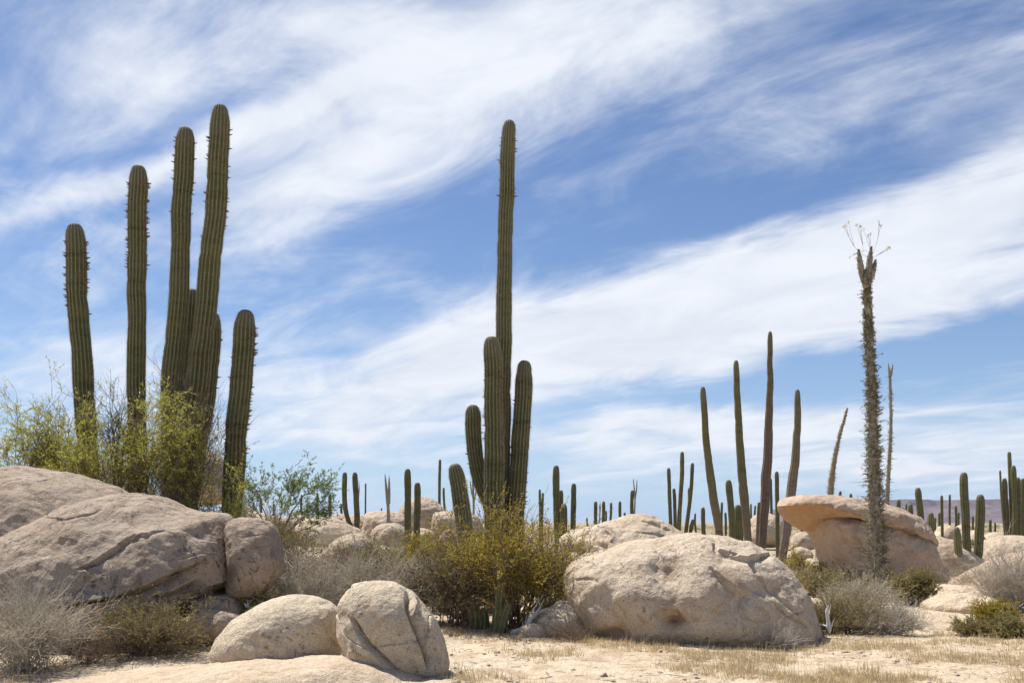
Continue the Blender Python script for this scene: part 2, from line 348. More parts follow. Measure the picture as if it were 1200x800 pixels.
def boulder(label, outline, d, thick, mat='granite', n=60, amp=.05, fr=1.2, seed=0, cracks=(), ledges=(), dents=(), lean=0.0,
            p=2.2, name='boulder', cat='boulder', group=None, facet=.0, cen=None, back=None, kind=None, fine=1.0, ydir=False, iron_glow=()):
    """a rock whose outline at distance d is given in photo pixels; thick = half depth in metres"""
    D, Q = cubesphere(n)
    o = np.asarray(outline, float)
    W = np.stack([(o[:, 0] - 600) / F * d, CZ + (YH - o[:, 1]) / F * d], 1)
    c = np.array([(W[:, 0].min() + W[:, 0].max()) / 2, (W[:, 1].min() + W[:, 1].max()) / 2]) if cen is None else np.array([(cen[0] - 600) / F * d, CZ + (YH - cen[1]) / F * d])
    # resample the closed outline densely with a light smoothing, then polar
    k = len(W); pts = []
    for i in range(k):
        p0, p1, p2, p3 = W[i - 1], W[i], W[(i + 1) % k], W[(i + 2) % k]
        for t in np.linspace(0, 1, 12, endpoint=False):
            pts.append(.5 * ((2 * p1) + (-p0 + p2) * t + (2 * p0 - 5 * p1 + 4 * p2 - p3) * t * t + (-p0 + 3 * p1 - 3 * p2 + p3) * t ** 3))
    pts = np.array(pts) - c
    ph = np.arctan2(pts[:, 1], pts[:, 0]); rr = np.hypot(pts[:, 0], pts[:, 1]); s = np.argsort(ph); ph, rr = ph[s], rr[s]
    ph = np.concatenate([ph - 2 * np.pi, ph, ph + 2 * np.pi]); rr = np.concatenate([rr, rr, rr])
    phi = np.arctan2(D[:, 2], D[:, 0]); R = np.interp(phi, ph, rr)
    sy = np.abs(D[:, 1]); lat = (1 - np.clip(sy, 0, 1) ** p) ** (1 / p)
    X = c[0] + R * lat * np.cos(phi); Z = c[1] + R * lat * np.sin(phi); Y = d + thick * D[:, 1]
    if back: Y = np.where(D[:, 1] > 0, d + back * D[:, 1], Y)
    Y = Y + lean * (Z - c[1])
    V = np.stack([X, Y, Z], 1); off = seed * 13.7
    Nn = vnormals(V, Q)
    q = V * fr + off
    disp = amp * fbm(q, 3)
    if facet: disp += facet * (np.abs(fbm(q * .8 + 31, 2)) - .35)
    disp += fine * .02 * (fbm(V * 4.5 + off, 4) - .6 * np.abs(fbm(V * 2.1 + off + 40, 3))) * np.clip(d / 14, .6, 1.5)
    c1 = fbm(V * np.array([.5, .5, .9]) * fr + off + 70, 2) + .02 * fbm(V * 4 + off, 2); c2 = pn(V * .9 + off + 90)
    disp -= fine * .02 * (n > 100) * np.exp(-(c1 / .02) ** 2) * ss(-.05, .25, c2) * np.clip(d / 14, .7, 1.5)
    disp += fine * .014 * ss(-.03, .03, c1) * ss(-.05, .25, c2)
    V = V + Nn * disp[:, None]
    front = Nn[:, 1] < .25
    # features placed where they are on the rock face
    px = 600 + V[:, 0] / V[:, 1] * F; py = YH - (V[:, 2] - CZ) / V[:, 1] * F
    wob = fbm(V * 3 + off, 3) * 3.0 * 13 / d; wob2 = fbm(V * 3.3 + off + 50, 3) * 3.0 * 13 / d
    for (cx, cy, rx, ry, dep) in dents:
        e = ((px - cx) / rx) ** 2 + ((py - cy) / ry) ** 2
        V = V - Nn * (front * dep * np.exp(-e * 1.2))[:, None]
    for (line, dep, L) in ledges:
        ds, sd, al = seg_dist(px + wob, py + wob2, line)
        fade = np.clip(np.minimum(al, 1 - al) * 6, 0, 1)
        g = np.where(sd > 0, np.clip(ds / L, 0, 1) if ydir else np.exp(-ds / L) * ss(0, 1.5, ds), 0) * fade * front
        bul = np.where(sd <= 0, np.exp(-ds / (L * .5)), 0) * fade * front * .25
        V = (V + np.array([0, 1, 0]) * (dep * g)[:, None]) if dep > .24 and ydir else V - Nn * (dep * g - dep * bul)[:, None]
    for (line, wd, dep) in cracks:
        ds, sd, al = seg_dist(px + wob * .6, py + wob2 * .6, line)
        fade = np.clip(np.minimum(al, 1 - al) * 8 + .15, 0, 1)
        V = V - Nn * (front * fade * dep * np.exp(-(ds / wd) ** 2))[:, None]
    zb = T1(c[0], d); org = (c[0], d, max(V[:, 2].min(), zb))
    ir = np.zeros(len(V))
    for (cx, cy, rx, ry, am) in iron_glow: ir = np.maximum(ir, am * np.exp(-(((px - cx) / rx) ** 2 + ((py - cy) / ry) ** 2)) * front)
    ob = mobj(name, V, Q, M[mat], origin=org, attrs={'iron_glow': ir})
    tag(ob, label, cat, group, kind)
    return ob

# ---------------------------------------------------------------- cactus columns
def spline(pts, step):
    pts = np.asarray(pts, float)
    if len(pts) == 2: pts = np.array([pts[0], (pts[0] + pts[1]) / 2, pts[1]])
    e = np.concatenate([[2 * pts[0] - pts[1]], pts, [2 * pts[-1] - pts[-2]]]); out = []
    for i in range(1, len(e) - 2):
        n = max(2, int(np.linalg.norm(e[i + 1] - e[i]) / step))
        for t in np.linspace(0, 1, n, endpoint=False):
            p0, p1, p2, p3 = e[i - 1], e[i], e[i + 1], e[i + 2]
            out.append(.5 * ((2 * p1) + (-p0 + p2) * t + (2 * p0 - 5 * p1 + 4 * p2 - p3) * t * t + (-p0 + 3 * p1 - 3 * p2 + p3) * t ** 3))
    out.append(e[-2]); return np.array(out)

def frames(path):
    T = np.gradient(path, axis=0); T /= np.linalg.norm(T, axis=1)[:, None]
    A = np.cross(T, np.array([0, 1, 0.0])); A /= np.linalg.norm(A, axis=1)[:, None]; B = np.cross(A, T)
    return T, A, B

def column(path, r, ribs=12, per=6, step=.06, seed=0, spines=False, taper=.72, wob=.055, depth=.15, tip=1.0):
    """ribbed column from base to top; returns verts, faces, attrs and bud sites"""
    pth = spline(path, step); n = len(pth)
    _q = np.stack([pth[:, 2] * .9, pth[:, 0] * 0 + seed * 2.3, pth[:, 0] * 0], 1); _e = ss(0, .8, pth[:, 2] - pth[0, 2])
    pth[:, 0] += r * .13 * fbm(_q, 3) * _e; pth[:, 1] += r * .13 * fbm(_q + 20, 3) * _e; seglen = np.concatenate([[0], np.cumsum(np.linalg.norm(np.diff(pth, axis=0), axis=1))]); Lt = seglen[-1]
    # round top: replace tail with denser rings
    T, A, B = frames(pth)
    s_keep = seglen < Lt - r * 2.2
    ang = np.linspace(0, np.pi / 2, 12)[1:]
    s_top = Lt - r * 2.2 + r * 2.2 * np.sin(ang); prof_top = np.cos(ang) ** .6 * .98
    S = np.concatenate([seglen[s_keep], s_top])
    def at(arr): return np.stack([np.interp(S, seglen, arr[:, k]) for k in range(3)], 1)
    Pc = at(pth); T, A, B = at(T), at(A), at(B)
    h = S / Lt
    prof = np.ones(len(S)); prof[-len(prof_top):] = prof_top; prof[-1] = .05
    body = (taper + (1 - taper) * ss(0, .35, h)) * (1 - (1 - tip) * ss(.3, 1, h))
    nz = fbm(np.stack([S * 1.3 / max(r * 5, .3), S * 0 + seed * 3.1, S * 0], 1), 3)
    rad = r * prof * body * (1 + wob * nz)
    # growth constrictions
    for kk in range(int(Lt / .9)):
        s0 = .5 + kk * .9 + .3 * math.sin(seed * 7.3 + kk * 2.1); rad = rad * (1 - (.03 + .05 * ((kk * 7 + int(seed)) % 3) / 2) * np.exp(-((S - s0) / .06) ** 2))
    m = ribs * per; th = np.arange(m) * 2 * np.pi / m
    c = np.abs(np.cos(ribs * th / 2)); crest = c
    prof_r = 1 - depth * (1 - c) ** 1.15
    fadeTop = np.ones(len(S)); fadeTop[-4:] = [.9, .8, .6, .2]
    tw = .06 * np.sin(S * .5 + seed)
    ca = np.cos(th[None] + tw[:, None]); sa = np.sin(th[None] + tw[:, None])
    RR = rad[:, None] * (1 - (1 - prof_r[None]) * fadeTop[:, None])
    jit = fbm(np.stack([np.repeat(S * 6, m), np.tile(th * 3, len(S)), np.full(len(S) * m, seed * 1.7)], 1), 2).reshape(len(S), m)
    RR = RR * (1 + .035 * jit)
    V = Pc[:, None] + RR[..., None] * (A[:, None] * ca[..., None] + B[:, None] * sa[..., None])
    idx = np.arange(len(S) * m).reshape(len(S), m)
    a = idx[:-1]; b = idx[1:]
    Q = np.stack([a, np.roll(a, -1, 1), np.roll(b, -1, 1), b], -1).reshape(-1, 4)
    acc = Acc()
    acc.add(V.reshape(-1, 3), Q, rib=np.tile(crest, len(S)), ht=np.repeat(h, m), spine=0.0)
    ci = (np.arange(ribs) * per)
    if spines:
        sp_s = np.arange(.25, Lt - r * .25, .035); cen = []; dr = []
        base = np.stack([np.interp(sp_s, S, Pc[:, k]) for k in range(3)], 1)
        Ai = np.stack([np.interp(sp_s, S, A[:, k]) for k in range(3)], 1); Bi = np.stack([np.interp(sp_s, S, B[:, k]) for k in range(3)], 1)
        Ti = np.stack([np.interp(sp_s, S, T[:, k]) for k in range(3)], 1); ri = np.interp(sp_s, S, rad); twi = np.interp(sp_s, S, tw)
        for j in ci:
            o = Ai * np.cos(th[j] + twi)[:, None] + Bi * np.sin(th[j] + twi)[:, None]
            for q in range(6):
                cen.append(base + o * (ri * .985)[:, None] + rng.normal(size=o.shape) * .003)
                dr.append(o + rng.normal(size=o.shape) * .75 + Ti * rng.normal(size=(len(o), 1)) * .5)
        cen = np.concatenate(cen); dr = np.concatenate(dr)
        hb = (cen[:, 2] - pth[0, 2]) / max(pth[-1, 2] - pth[0, 2], .1)
        sv, sq = leaves(cen, dr, rng.uniform(.014, .038, len(cen)), .0045)
        acc.add(sv, sq, rib=1.0, ht=np.repeat(np.clip(hb, 0, 1), 4), spine=1.0)
    def site(s, j):
        p0 = np.array([np.interp(s, S, Pc[:, k]) for k in range(3)]); a_ = np.array([np.interp(s, S, A[:, k]) for k in range(3)]); b_ = np.array([np.interp(s, S, B[:, k]) for k in range(3)])
        t_ = np.interp(s, S, tw) + th[ci[j % ribs]]; o = a_ * math.cos(t_) + b_ * math.sin(t_)
        return p0 + o * np.interp(s, S, rad) * .97, o
    return acc, site, Lt

_bud = []
def bud_mesh():
    if not _bud:
        acc = Acc(); D, Q = cubesphere(5)
        z = D[:, 2] * .5 + .5; rr = .017 * (1 - .35 * z)
        acc.add(np.stack([D[:, 0] * rr, D[:, 1] * rr, z * .05 - .004], 1), Q)
        k = 8; a = rng.uniform(0, 6.28, k); dr = np.stack([np.cos(a) * .5, np.sin(a) * .5, np.ones(k)], 1)
        v, q = leaves(np.tile([0, 0, .042], (k, 1)), dr, .026, .009); acc.add(v, q)
        V, Fs, _ = acc.out()
        _bud.append(mesh_data('flower_bud', V, Fs, None, True, [M['bud']]))
    return _bud[0]

def ground_path(path):
    b = path[0]; g = T1(b[0], b[1])
    if b[2] > g - .03: path = np.concatenate([[[b[0], b[1], g - .15]], path]) if b[2] - g > .25 else np.concatenate([[[b[0], b[1], g - .15]], path[1:]])
    return path

def cactus(label, stems, d, mat='cactus', lod=2, group=None, name='cardon_cactus', cat='cactus', ground=True, **kw):
    """stems: list of dict(p=[(px,py)... base to top], r=px half width, dd=depth offset, buds=n)"""
    par = dict(ribs=16, per=6, step=.05) if lod == 2 else dict(ribs=11, per=4, step=.12) if lod == 1 else dict(ribs=9, per=3, step=.3)
    b0 = stems[0]['p'][0]; d0 = d + stems[0].get('dd', 0); base = P(b0[0], b0[1], d0)
    g = T1(base[0], base[1]); org = (base[0], base[1], g if ground else base[2])
    single = len(stems) == 1 and not stems[0].get('buds')
    root = None if single else empty(name, org)
    for i, s in enumerate(stems):
        ds = d + s.get('dd', 0); db = d + s.get('db', s.get('dd', 0)); k = len(s['p'])
        path = np.array([P(x, y, db + (ds - db) * (j / max(k - 1, 1))) for j, (x, y) in enumerate(s['p'])])
        path[-1] = P(*s['p'][-1], ds)
        if ground and not s.get('arm'): path = ground_path(path)
        r = s['r'] / F * ds
        acc, site, Lt = column(path, r, seed=hash((s['p'][-1])) % 97 + i, spines=(lod == 2), taper=s.get('taper', .8), tip=s.get('tip', 1.0), **{**par, **kw})
        V, Fs, at = acc.out()
        so = mobj(name if single else 'stem', V, Fs, M[s.get('mat', mat)], origin=org, parent=root, attrs=at)
        if single: root = so
        nb = s.get('buds', 0)
        for q in range(nb):
            sd = s.get('bside', 0)
            zone = s.get('zone', (.35, 2.2))
            u = rng.uniform() ** 1.2; ss_ = Lt - zone[0] - u * (zone[1] - zone[0])
            j = rng.integers(0, par['ribs'])
            p0, o = site(ss_, j)
            tries = 0
            while (abs(o[0]) < .55 or (sd and o[0] * sd < .3 and rng.uniform() < .7)) and tries < 12:
                j = rng.integers(0, par['ribs']); p0, o = site(ss_, j); tries += 1
            dirv = Vector(o) + Vector((0, 0, .25)); quat = dirv.to_track_quat('Z', 'Y')
            b = bpy.data.objects.new('flower_bud', bud_mesh()); C.objects.link(b); b.parent = so
            b.location = Vector(p0 - np.array(org)); b.rotation_euler = quat.to_euler(); sc = rng.uniform(.65, 1.1); b.scale = (sc, sc, sc)
    tag(root, label, cat, group)
    return root

# ---------------------------------------------------------------- shrubs
def shrub(label, px, pyb, wpx, hpx, d, leaf=None, twig='twig_brown', stems=26, n2=7, n3=4, lpt=8, leafL=.022, leafW=.012, sr=.012, seed=1,
          spread=1.0, up=.3, curl=.25, name='desert_shrub', cat='bush', group=None, flowers=0, lean=0.0, clump=.0, bare_low=.3, droop=0.0, flat=.8, base_r=.08, rad2=.0035, ell=(.75, 1.05), z0=None, leaf_part='foliage', hs=.84):
    r = np.random.default_rng(seed + 1000)
    base = P(px, pyb, d); gx, gy = base[0], base[1]; gz = T1(gx, gy) if z0 is None else base[2]
    H = hs * hpx / F * d + (base[2] - gz if abs(base[2] - gz) < .8 else 0); H = max(H, .15); W = wpx / F * d
    org = np.array([gx, gy, gz]); n = stems
    a = r.uniform(0, 2 * np.pi, n); rho = np.sqrt(r.uniform(0, 1, n)); ln = r.uniform(*ell, n)
    ex = W / 2 * rho * np.cos(a) * spread + lean * W * .5; ey = W / 2 * rho * np.sin(a) * .8; ez = H * np.sqrt(np.clip(1 - flat * rho ** 2, .05, 1)) * ln
    t = np.linspace(0, 1, 8)
    st = np.zeros((n, 8, 3)); b = r.normal(size=(n, 3)) * W * base_r * np.array([1, 1, 0])
    st[:, :, 0] = b[:, :1] + (ex[:, None] - b[:, :1]) * t ** 1.15; st[:, :, 1] = b[:, 1:2] + (ey[:, None] - b[:, 1:2]) * t ** 1.15; st[:, :, 2] = -.04 + (ez[:, None] + .04) * (t ** .85)
    lob = .72 + .55 * pn(np.stack([np.cos(a) * 1.6 + seed * 3.7, np.sin(a) * 1.6, rho * 1.5], 1)); lob = np.clip(lob, .45, 1.15)
    st[:, :, 2] *= lob[:, None]
    wig = np.cumsum(r.normal(size=(n, 8, 3)) * .03 * H * curl * 2, axis=1) * t[None, :, None]; st += wig
    acc = Acc(); acc.add(*tubes(st + org, (sr * (1 - .78 * t))[None] * r.uniform(.5, 1.2, (n, 1)), 4))
    # branchlets
    def branch(parent, m, L, tmin, spreadk, k=5, wg=.12):
        N_, K, _ = parent.shape; idx = np.repeat(np.arange(N_), m); tt = r.uniform(tmin, 1, len(idx)) * (K - 1); i0 = np.minimum(tt.astype(int), K - 2); f = tt - i0
        p0 = parent[idx, i0] * (1 - f)[:, None] + parent[idx, i0 + 1] * f[:, None]; dr = parent[idx, i0 + 1] - parent[idx, i0]; dr /= np.maximum(np.linalg.norm(dr, axis=1, keepdims=True), 1e-6)
        dr = dr + r.normal(size=dr.shape) * spreadk + np.array([0, 0, up - droop]); dr /= np.linalg.norm(dr, axis=1, keepdims=True)
        LL = L * r.uniform(.5, 1.2, len(idx)); u = np.linspace(0, 1, k)
        out = p0[:, None] + dr[:, None] * (LL[:, None] * u)[..., None]
        out += np.cumsum(r.normal(size=out.shape) * (LL * wg)[:, None, None], axis=1) * u[None, :, None]
        out[:, :, 2] -= droop * LL[:, None] * u ** 2 * .8
        out[:, :, 2] = np.maximum(out[:, :, 2], .01)
        return out, dr
    L2 = .34 * (H + W) / 2 + .05
    b2, d2 = branch(st, n2, L2, bare_low, .55)
    acc.add(*tubes(b2 + org, (rad2 * (1 - .6 * np.linspace(0, 1, 5)))[None] * r.uniform(.6, 1.3, (len(b2), 1)), 3))
    src = b2
    if n3:
        b3, d3 = branch(b2, n3, L2 * .45, .2, .6, 4)
        acc.add(*tubes(b3 + org, (rad2 * .55 * (1 - .5 * np.linspace(0, 1, 4)))[None] * np.ones((len(b3), 1)), 3)); src = b3
    V, Fs, at = acc.out()
    if leaf is None and not flowers:
        o = mobj(name, V, Fs, M[twig], origin=org); tag(o, label, cat, group); return o
    root = empty(name, org)
    mobj('branches', V, Fs, M[twig], origin=org, parent=root)
    if leaf:
        N_, K, _ = src.shape; idx = np.repeat(np.arange(N_), lpt); tt = r.uniform(0, .999, len(idx)) ** .8 * (K - 1); i0 = tt.astype(int); f = tt - i0
        pc = src[idx, i0] * (1 - f)[:, None] + src[idx, i0 + 1] * f[:, None]; dr = src[idx, i0 + 1] - src[idx, i0]; dr /= np.maximum(np.linalg.norm(dr, axis=1, keepdims=True), 1e-6)
        if clump:
            keep = pn((pc + org) * (2.2 / max(H, .4)) + seed) * 1.4 > r.uniform(-1, .35, len(pc)) * clump
            pc, dr = pc[keep], dr[keep]
        dr = dr * .7 + r.normal(size=dr.shape) * .6 + np.array([0, 0, .25 - droop])
        s = r.uniform(.6, 1.3, len(pc))
        v, q = leaves(pc + org, dr, leafL * s, leafW * s)
        mobj(leaf_part, v, q, M[leaf], origin=org, parent=root, attrs={'rnd': np.repeat(r.uniform(0, 1, len(pc)), 4)}, smooth=False)
    if flowers:
        e = src[r.integers(0, len(src), flowers), -1]
        cen = np.repeat(e, 6, 0) + r.normal(size=(flowers * 6, 3)) * .008
        v, q = leaves(cen + org, r.normal(size=cen.shape), .02, .014)
        mobj('flowers', v, q, M['flower_red'], origin=org, parent=root, attrs={'rnd': np.repeat(r.uniform(0, 1, len(cen)), 4)}, smooth=False)
    tag(root, label, cat, group)
    return root

# ---------------------------------------------------------------- boojum (cirio)
def boojum(label, trunk, d, r0, r1, arms=(), twigL=(.16, .34), dens=160, leaf='leaf_boojum', flowers=False, name='boojum_tree', lpt=10, ground=True, leafL=.035):
    path = np.array([P(x, y, d) for x, y in trunk])
    if ground: path = ground_path(path)
    org = np.array([path[0][0], d, T1(path[0][0], d)]) if ground else path[0]
    root = empty(name, org); r = np.random.default_rng(int(trunk[0][0]) + 5)
    def limb(pth, ra, rb, nm, dn, tl):
        sp = spline(pth, .08); k = len(sp); t = np.linspace(0, 1, k)
        rad = (ra + (rb - ra) * t ** .8) * (1 + .06 * fbm(np.stack([t * 14, t * 0 + ra * 99, t * 0], 1), 2)); rad[-3:] *= [.85, .6, .1]
        V, Q = tubes(sp[None], rad[None], 14); ob = mobj(nm, V, Q, M['bark_boojum'], origin=org, parent=root)
        Lt = np.sum(np.linalg.norm(np.diff(sp, axis=0), axis=1)); n = int(dn * Lt)
        tt = r.uniform(.0, 1, n); i = np.minimum((tt * (k - 1)).astype(int), k - 2); pc = sp[i] + (sp[i + 1] - sp[i]) * ((tt * (k - 1)) - i)[:, None]
        a = r.uniform(0, 2 * np.pi, n); dr = np.stack([np.cos(a), np.sin(a), r.normal(size=n) * .3 + .12], 1); dr /= np.linalg.norm(dr, axis=1, keepdims=True)
        L = r.uniform(tl[0], tl[1], n) * (1 - .68 * tt) * (.75 + .5 * fbm(np.stack([tt * 16, a, tt * 0], 1), 2)) * np.where(r.uniform(size=n) < .15, 1.5, .8); u = np.linspace(0, 1, 4)
        R_ = np.interp(tt, t, rad)
        tw = pc[:, None] + dr[:, None] * (R_[:, None] * .8 + L[:, None] * u)[..., None]; tw += np.cumsum(r.normal(size=tw.shape) * (L * .09)[:, None, None], axis=1) * u[None, :, None]
        acc = Acc(); acc.add(*tubes(tw, (.0065 * (1 - .7 * u))[None] * np.ones((n, 1)), 3))
        V, Fs, _ = acc.out(); tg = mobj('side_twigs', V, Fs, M['twig_pale'], origin=org, parent=root if nm == 'trunk' else ob); tg['kind'] = 'stuff'
        idx = np.repeat(np.arange(n), lpt); f = r.uniform(0, .9, len(idx)) * 3; i0 = f.astype(int); ff = f - i0
        c = tw[idx, i0] * (1 - ff)[:, None] + tw[idx, np.minimum(i0 + 1, 3)] * ff[:, None]
        lk = leafL * (1 if nm == 'trunk' else .6); v, q = leaves(c, r.normal(size=c.shape) + np.array([0, 0, .3]) + dr[idx] * .4, lk * r.uniform(.6, 1.2, len(c)), lk * .36)
        fo = mobj('leaves', v, q, M[leaf], origin=org, parent=root if nm == 'trunk' else ob, attrs={'rnd': np.repeat(r.uniform(0, 1, len(c)), 4)}, smooth=False); fo['kind'] = 'stuff'
        return sp
    limb(path, r0, r1, 'trunk', dens, twigL)
    for (ap, a0, a1) in arms:
        limb(np.array([P(x, y, d + q) for x, y, q in ap]), a0, a1, 'branch', dens * .7, (twigL[0] * .16, twigL[1] * .2))
    if flowers:
        tips = [P(x, y, d + q) for x, y, q in flowers]; acc = Acc(); fa = []
        for tp in tips:
            b = P(1016 + r.normal() * 5, 305 + r.normal() * 8, d) if not isinstance(flowers, dict) else None
            mid = (b + tp) / 2 + r.normal(size=3) * .06
            pl = spline([b, mid, tp], .1); acc.add(*tubes(pl[None], np.linspace(.0035, .0016, len(pl))[None], 3))
            for q in range(3):
                e = tp + r.normal(size=3) * .05 + np.array([0, 0, .03]); pl = np.array([pl[-3] if len(pl) > 3 else mid, e]); acc.add(*tubes(pl[None], np.array([[.004, .002]]), 3))
                c = np.repeat(e[None], 9, 0) + r.normal(size=(9, 3)) * .014; v, qd = leaves(c, r.normal(size=c.shape), .035, .016); fa.append((v, qd, r.uniform(0, 1)))
        V, Fs, _ = acc.out(); fl = mobj('flower_stalks', V, Fs, M['flower_stalk'], origin=org, parent=root)
        for v, qd, c_ in fa: mobj('flower_cluster', v, qd, M['bud_pink'], origin=org, parent=fl, attrs={'rnd': np.full(len(v), c_)}, smooth=False)
    tag(root, label, 'tree')
    return root
# ================================================================= GROUND
def ground():
    def axis(lo, hi, fine_lo, fine_hi, step, n_out):
        mid = np.arange(fine_lo, fine_hi + step, step)
        a = fine_lo - (np.geomspace(step, fine_lo - lo, n_out))[::-1] if lo < fine_lo else []
        b = fine_hi + np.geomspace(step, hi - fine_hi, n_out)
        return np.concatenate([a, mid, b[b > mid[-1] + step * .5]])
    xs = axis(-6000, 6000, -12, 14, .075, 110); ys = axis(-1500, 7000, 6.5, 32, .075, 130)
    X, Y = np.meshgrid(xs, ys, indexing='ij'); Z = terr(X, Y)
    V = np.stack([X.ravel(), Y.ravel(), Z.ravel()], 1); i = np.arange(X.size).reshape(X.shape)
    Q = np.stack([i[:-1, :-1], i[1:, :-1], i[1:, 1:], i[:-1, 1:]], -1).reshape(-1, 4)
    o = mobj('ground', V, Q, M['sand']); tag(o, 'pale sandy desert floor with tracks and litter', 'ground', kind='structure')
ground()

def mesa():
    d0 = 2500.0; xs = np.linspace((975 - 600) / F * d0, 3600, 420); ys = np.linspace(2050, 3400, 90)
    X, Y = np.meshgrid(xs, ys, indexing='ij'); q = np.stack([X.ravel(), Y.ravel(), 0 * X.ravel()], 1)
    gul = fbm(q * np.array([.008, .0025, 1]), 4).reshape(X.shape); edge = fbm(np.stack([X.ravel() * .002, 0 * X.ravel(), 0 * X.ravel()], 1), 3).reshape(X.shape)
    t = (Y - 2130 + 90 * gul + 60 * edge) / 330
    h = np.where(t < .62, .62 * ss(-.05, .75, t) / .78, .62 + .38 * ss(.62, .72, t))
    h = np.clip(h, 0, 1) * 61 + 1.2 * fbm(q * .01, 3).reshape(X.shape) * ss(.0, .3, h) + 3.0 * fbm(q * .03 + 7, 3).reshape(X.shape) * ss(0, .2, h) * (1 - ss(.9, 1, h))
    h *= ss(xs[0], xs[0] + 130, X); Z = h - 1.5
    V = np.stack([X.ravel(), Y.ravel(), Z.ravel()], 1); i = np.arange(X.size).reshape(X.shape)
    Q = np.stack([i[:-1, :-1], i[1:, :-1], i[1:, 1:], i[:-1, 1:]], -1).reshape(-1, 4)
    o = mobj('hills', V, Q, M['mesa']); tag(o, 'long dark flat-topped mesa on the right of the horizon', 'hills', kind='structure')
mesa()

# ================================================================= BOULDERS
boulder('long low sloping boulder at the far left edge, behind the big cracked one', [(-90,600),(-40,560),(0,546),(30,547),(75,553),(110,563),(136,578),(160,610),(150,680),(60,730),(-60,720)],
        13.6, 1.5, 'granite_left', 120, .06, .9, 1, lean=.25)
boulder('huge buff boulder split by long diagonal cracks at left', [(-70,660),(-30,637),(0,625),(40,607),(90,587),(135,578),(180,583),(215,597),(245,600),(262,607),(274,640),(274,665),(262,700),(230,722),(180,745),(100,760),(-20,760),(-90,720)],
        12.6, 1.25, 'granite_left', 230, .05, 1.0, 2, cen=(120, 672),
        ledges=[([(160,628),(178,622),(205,621),(235,628),(262,640)], -.02, 40), ([(60,712),(95,706),(140,698),(170,690),(205,672),(225,662),(245,657)], .19, 16), ([(92,668),(110,660),(140,640),(165,625),(200,618)], .05, 10), ([(185,708),(205,700),(235,690),(272,676)], .25, 30)],
        cracks=[([(90,710),(140,698),(172,688),(205,671),(240,656)], 1.5, .16), ([(92,668),(112,658),(138,642),(160,625)], 1.3, .09), ([(180,706),(212,694),(240,680)], 4, .16)],
        dents=[(150,610,26,10,.05),(60,640,40,14,.04),(110,690,30,10,.05),(232,622,14,14,.06)], lean=.38)
boulder('rounded boulder at the right end of the big cracked one', [(266,612),(284,605),(304,608),(320,618),(328,640),(330,665),(318,685),(300,700),(278,705),(268,690),(268,650)],
        12.7, .55, 'granite_left', 110, .035, 1.6, 3, dents=[(300,640,12,14,.03)], lean=.2)
boulder('small shaded rock under the lip of the cracked boulder', [(222,728),(232,716),(255,712),(276,718),(284,735),(275,752),(245,758),(224,748)], 11.9, .35, 'granite_left', 60, .02, 2.5, 4)
boulder('flat brown rock wedged beneath the cracked boulder', [(225,700),(250,694),(278,696),(290,708),(285,722),(250,728),(226,720)], 12.5, .5, 'granite_left', 60, .03, 2.5, 5)
boulder('low smooth pale boulder at front left, beside the cleft one', [(250,770),(256,748),(272,730),(290,715),(315,703),(345,698),(372,701),(394,711),(402,728),(402,760),(396,785),(340,792),(270,788)],
        10.5, .62, 'granite_front', 150, .022, 1.7, 6, dents=[(392,742,8,20,.05),(300,755,25,15,.02)], cen=(325, 752), lean=.12)
boulder('upright pale boulder with deep vertical clefts at front centre', [(398,708),(404,694),(420,684),(445,681),(468,686),(484,695),(500,710),(512,730),(522,755),(526,778),(518,796),(490,800),(440,796),(408,778),(399,745)],
        10.0, .52, 'granite_front', 190, .018, 2.0, 7, cen=(460, 742),
        cracks=[([(478,690),(480,712),(488,735),(498,760),(503,785)], 3.4, .12), ([(411,722),(420,742),(432,758),(446,772),(460,785)], 2.6, .10)],
        ledges=[([(503,785),(498,755),(488,730),(486,700)], .10, 12), ([(460,786),(434,760),(418,738),(410,720)], .06, 12)], dents=[(500,745,6,20,.03), (398,760,8,10,.04)], lean=.08, p=2.5)
boulder('broad flat bedrock slab at the bottom edge of the sand', [(60,800),(140,788),(230,781),(330,775),(400,772),(440,779),(480,792),(520,812),(480,835),(300,845),(100,835)], 9.5, .9, 'slab', 130, .03, 1.3, 8, cat='rock slab', name='rock_slab')
boulder('massive sunlit boulder with a small hollow, right of centre', [(662,692),(662,670),(672,658),(695,650),(720,641),(745,633),(775,628),(810,625),(845,627),(880,633),(905,647),(926,669),(942,697),(952,722),(953,745),(940,762),(860,768),(760,764),(712,754),(682,734),(668,714)],
        13.4, 1.35, 'granite', 240, .055, 1.0, 9, cen=(805, 705),
        dents=[(790,728,16,10,.22),(768,662,7,9,.06),(785,668,20,18,.10),(826,700,18,26,-.09),(720,745,18,10,.08),(850,650,22,10,.05),(905,690,16,12,.06),(742,700,22,22,-.07),(750,660,30,14,-.04)],
        ledges=[([(838,642),(852,646),(878,652),(905,648)], .07, 16), ([(835,662),(846,676),(862,690),(880,700)], .08, 18), ([(760,722),(775,712),(795,714),(804,730)], .10, 10)],
        cracks=[([(880,655),(892,676),(915,700),(935,720)], 1.8, .06), ([(838,634),(839,646)], 2.5, .06), ([(905,705),(925,722),(948,735)], 1.8, .05)], lean=.22, facet=.05, iron_glow=[(790,728,14,9,.7),(735,735,24,10,.3)])
boulder('smooth pale boulder behind the massive sunlit one', [(652,640),(662,624),(690,616),(715,610),(735,603),(755,601),(772,606),(790,618),(803,632),(820,670),(780,720),(690,720),(655,690)],
        16.6, 1.3, 'granite', 110, .05, .9, 10, dents=[(672,645,24,12,.16),(712,625,14,14,-.05)], ledges=[([(716,618),(718,632),(712,645)], .14, 22), ([(748,606),(765,610),(790,624)], .04, 10)], lean=.2)
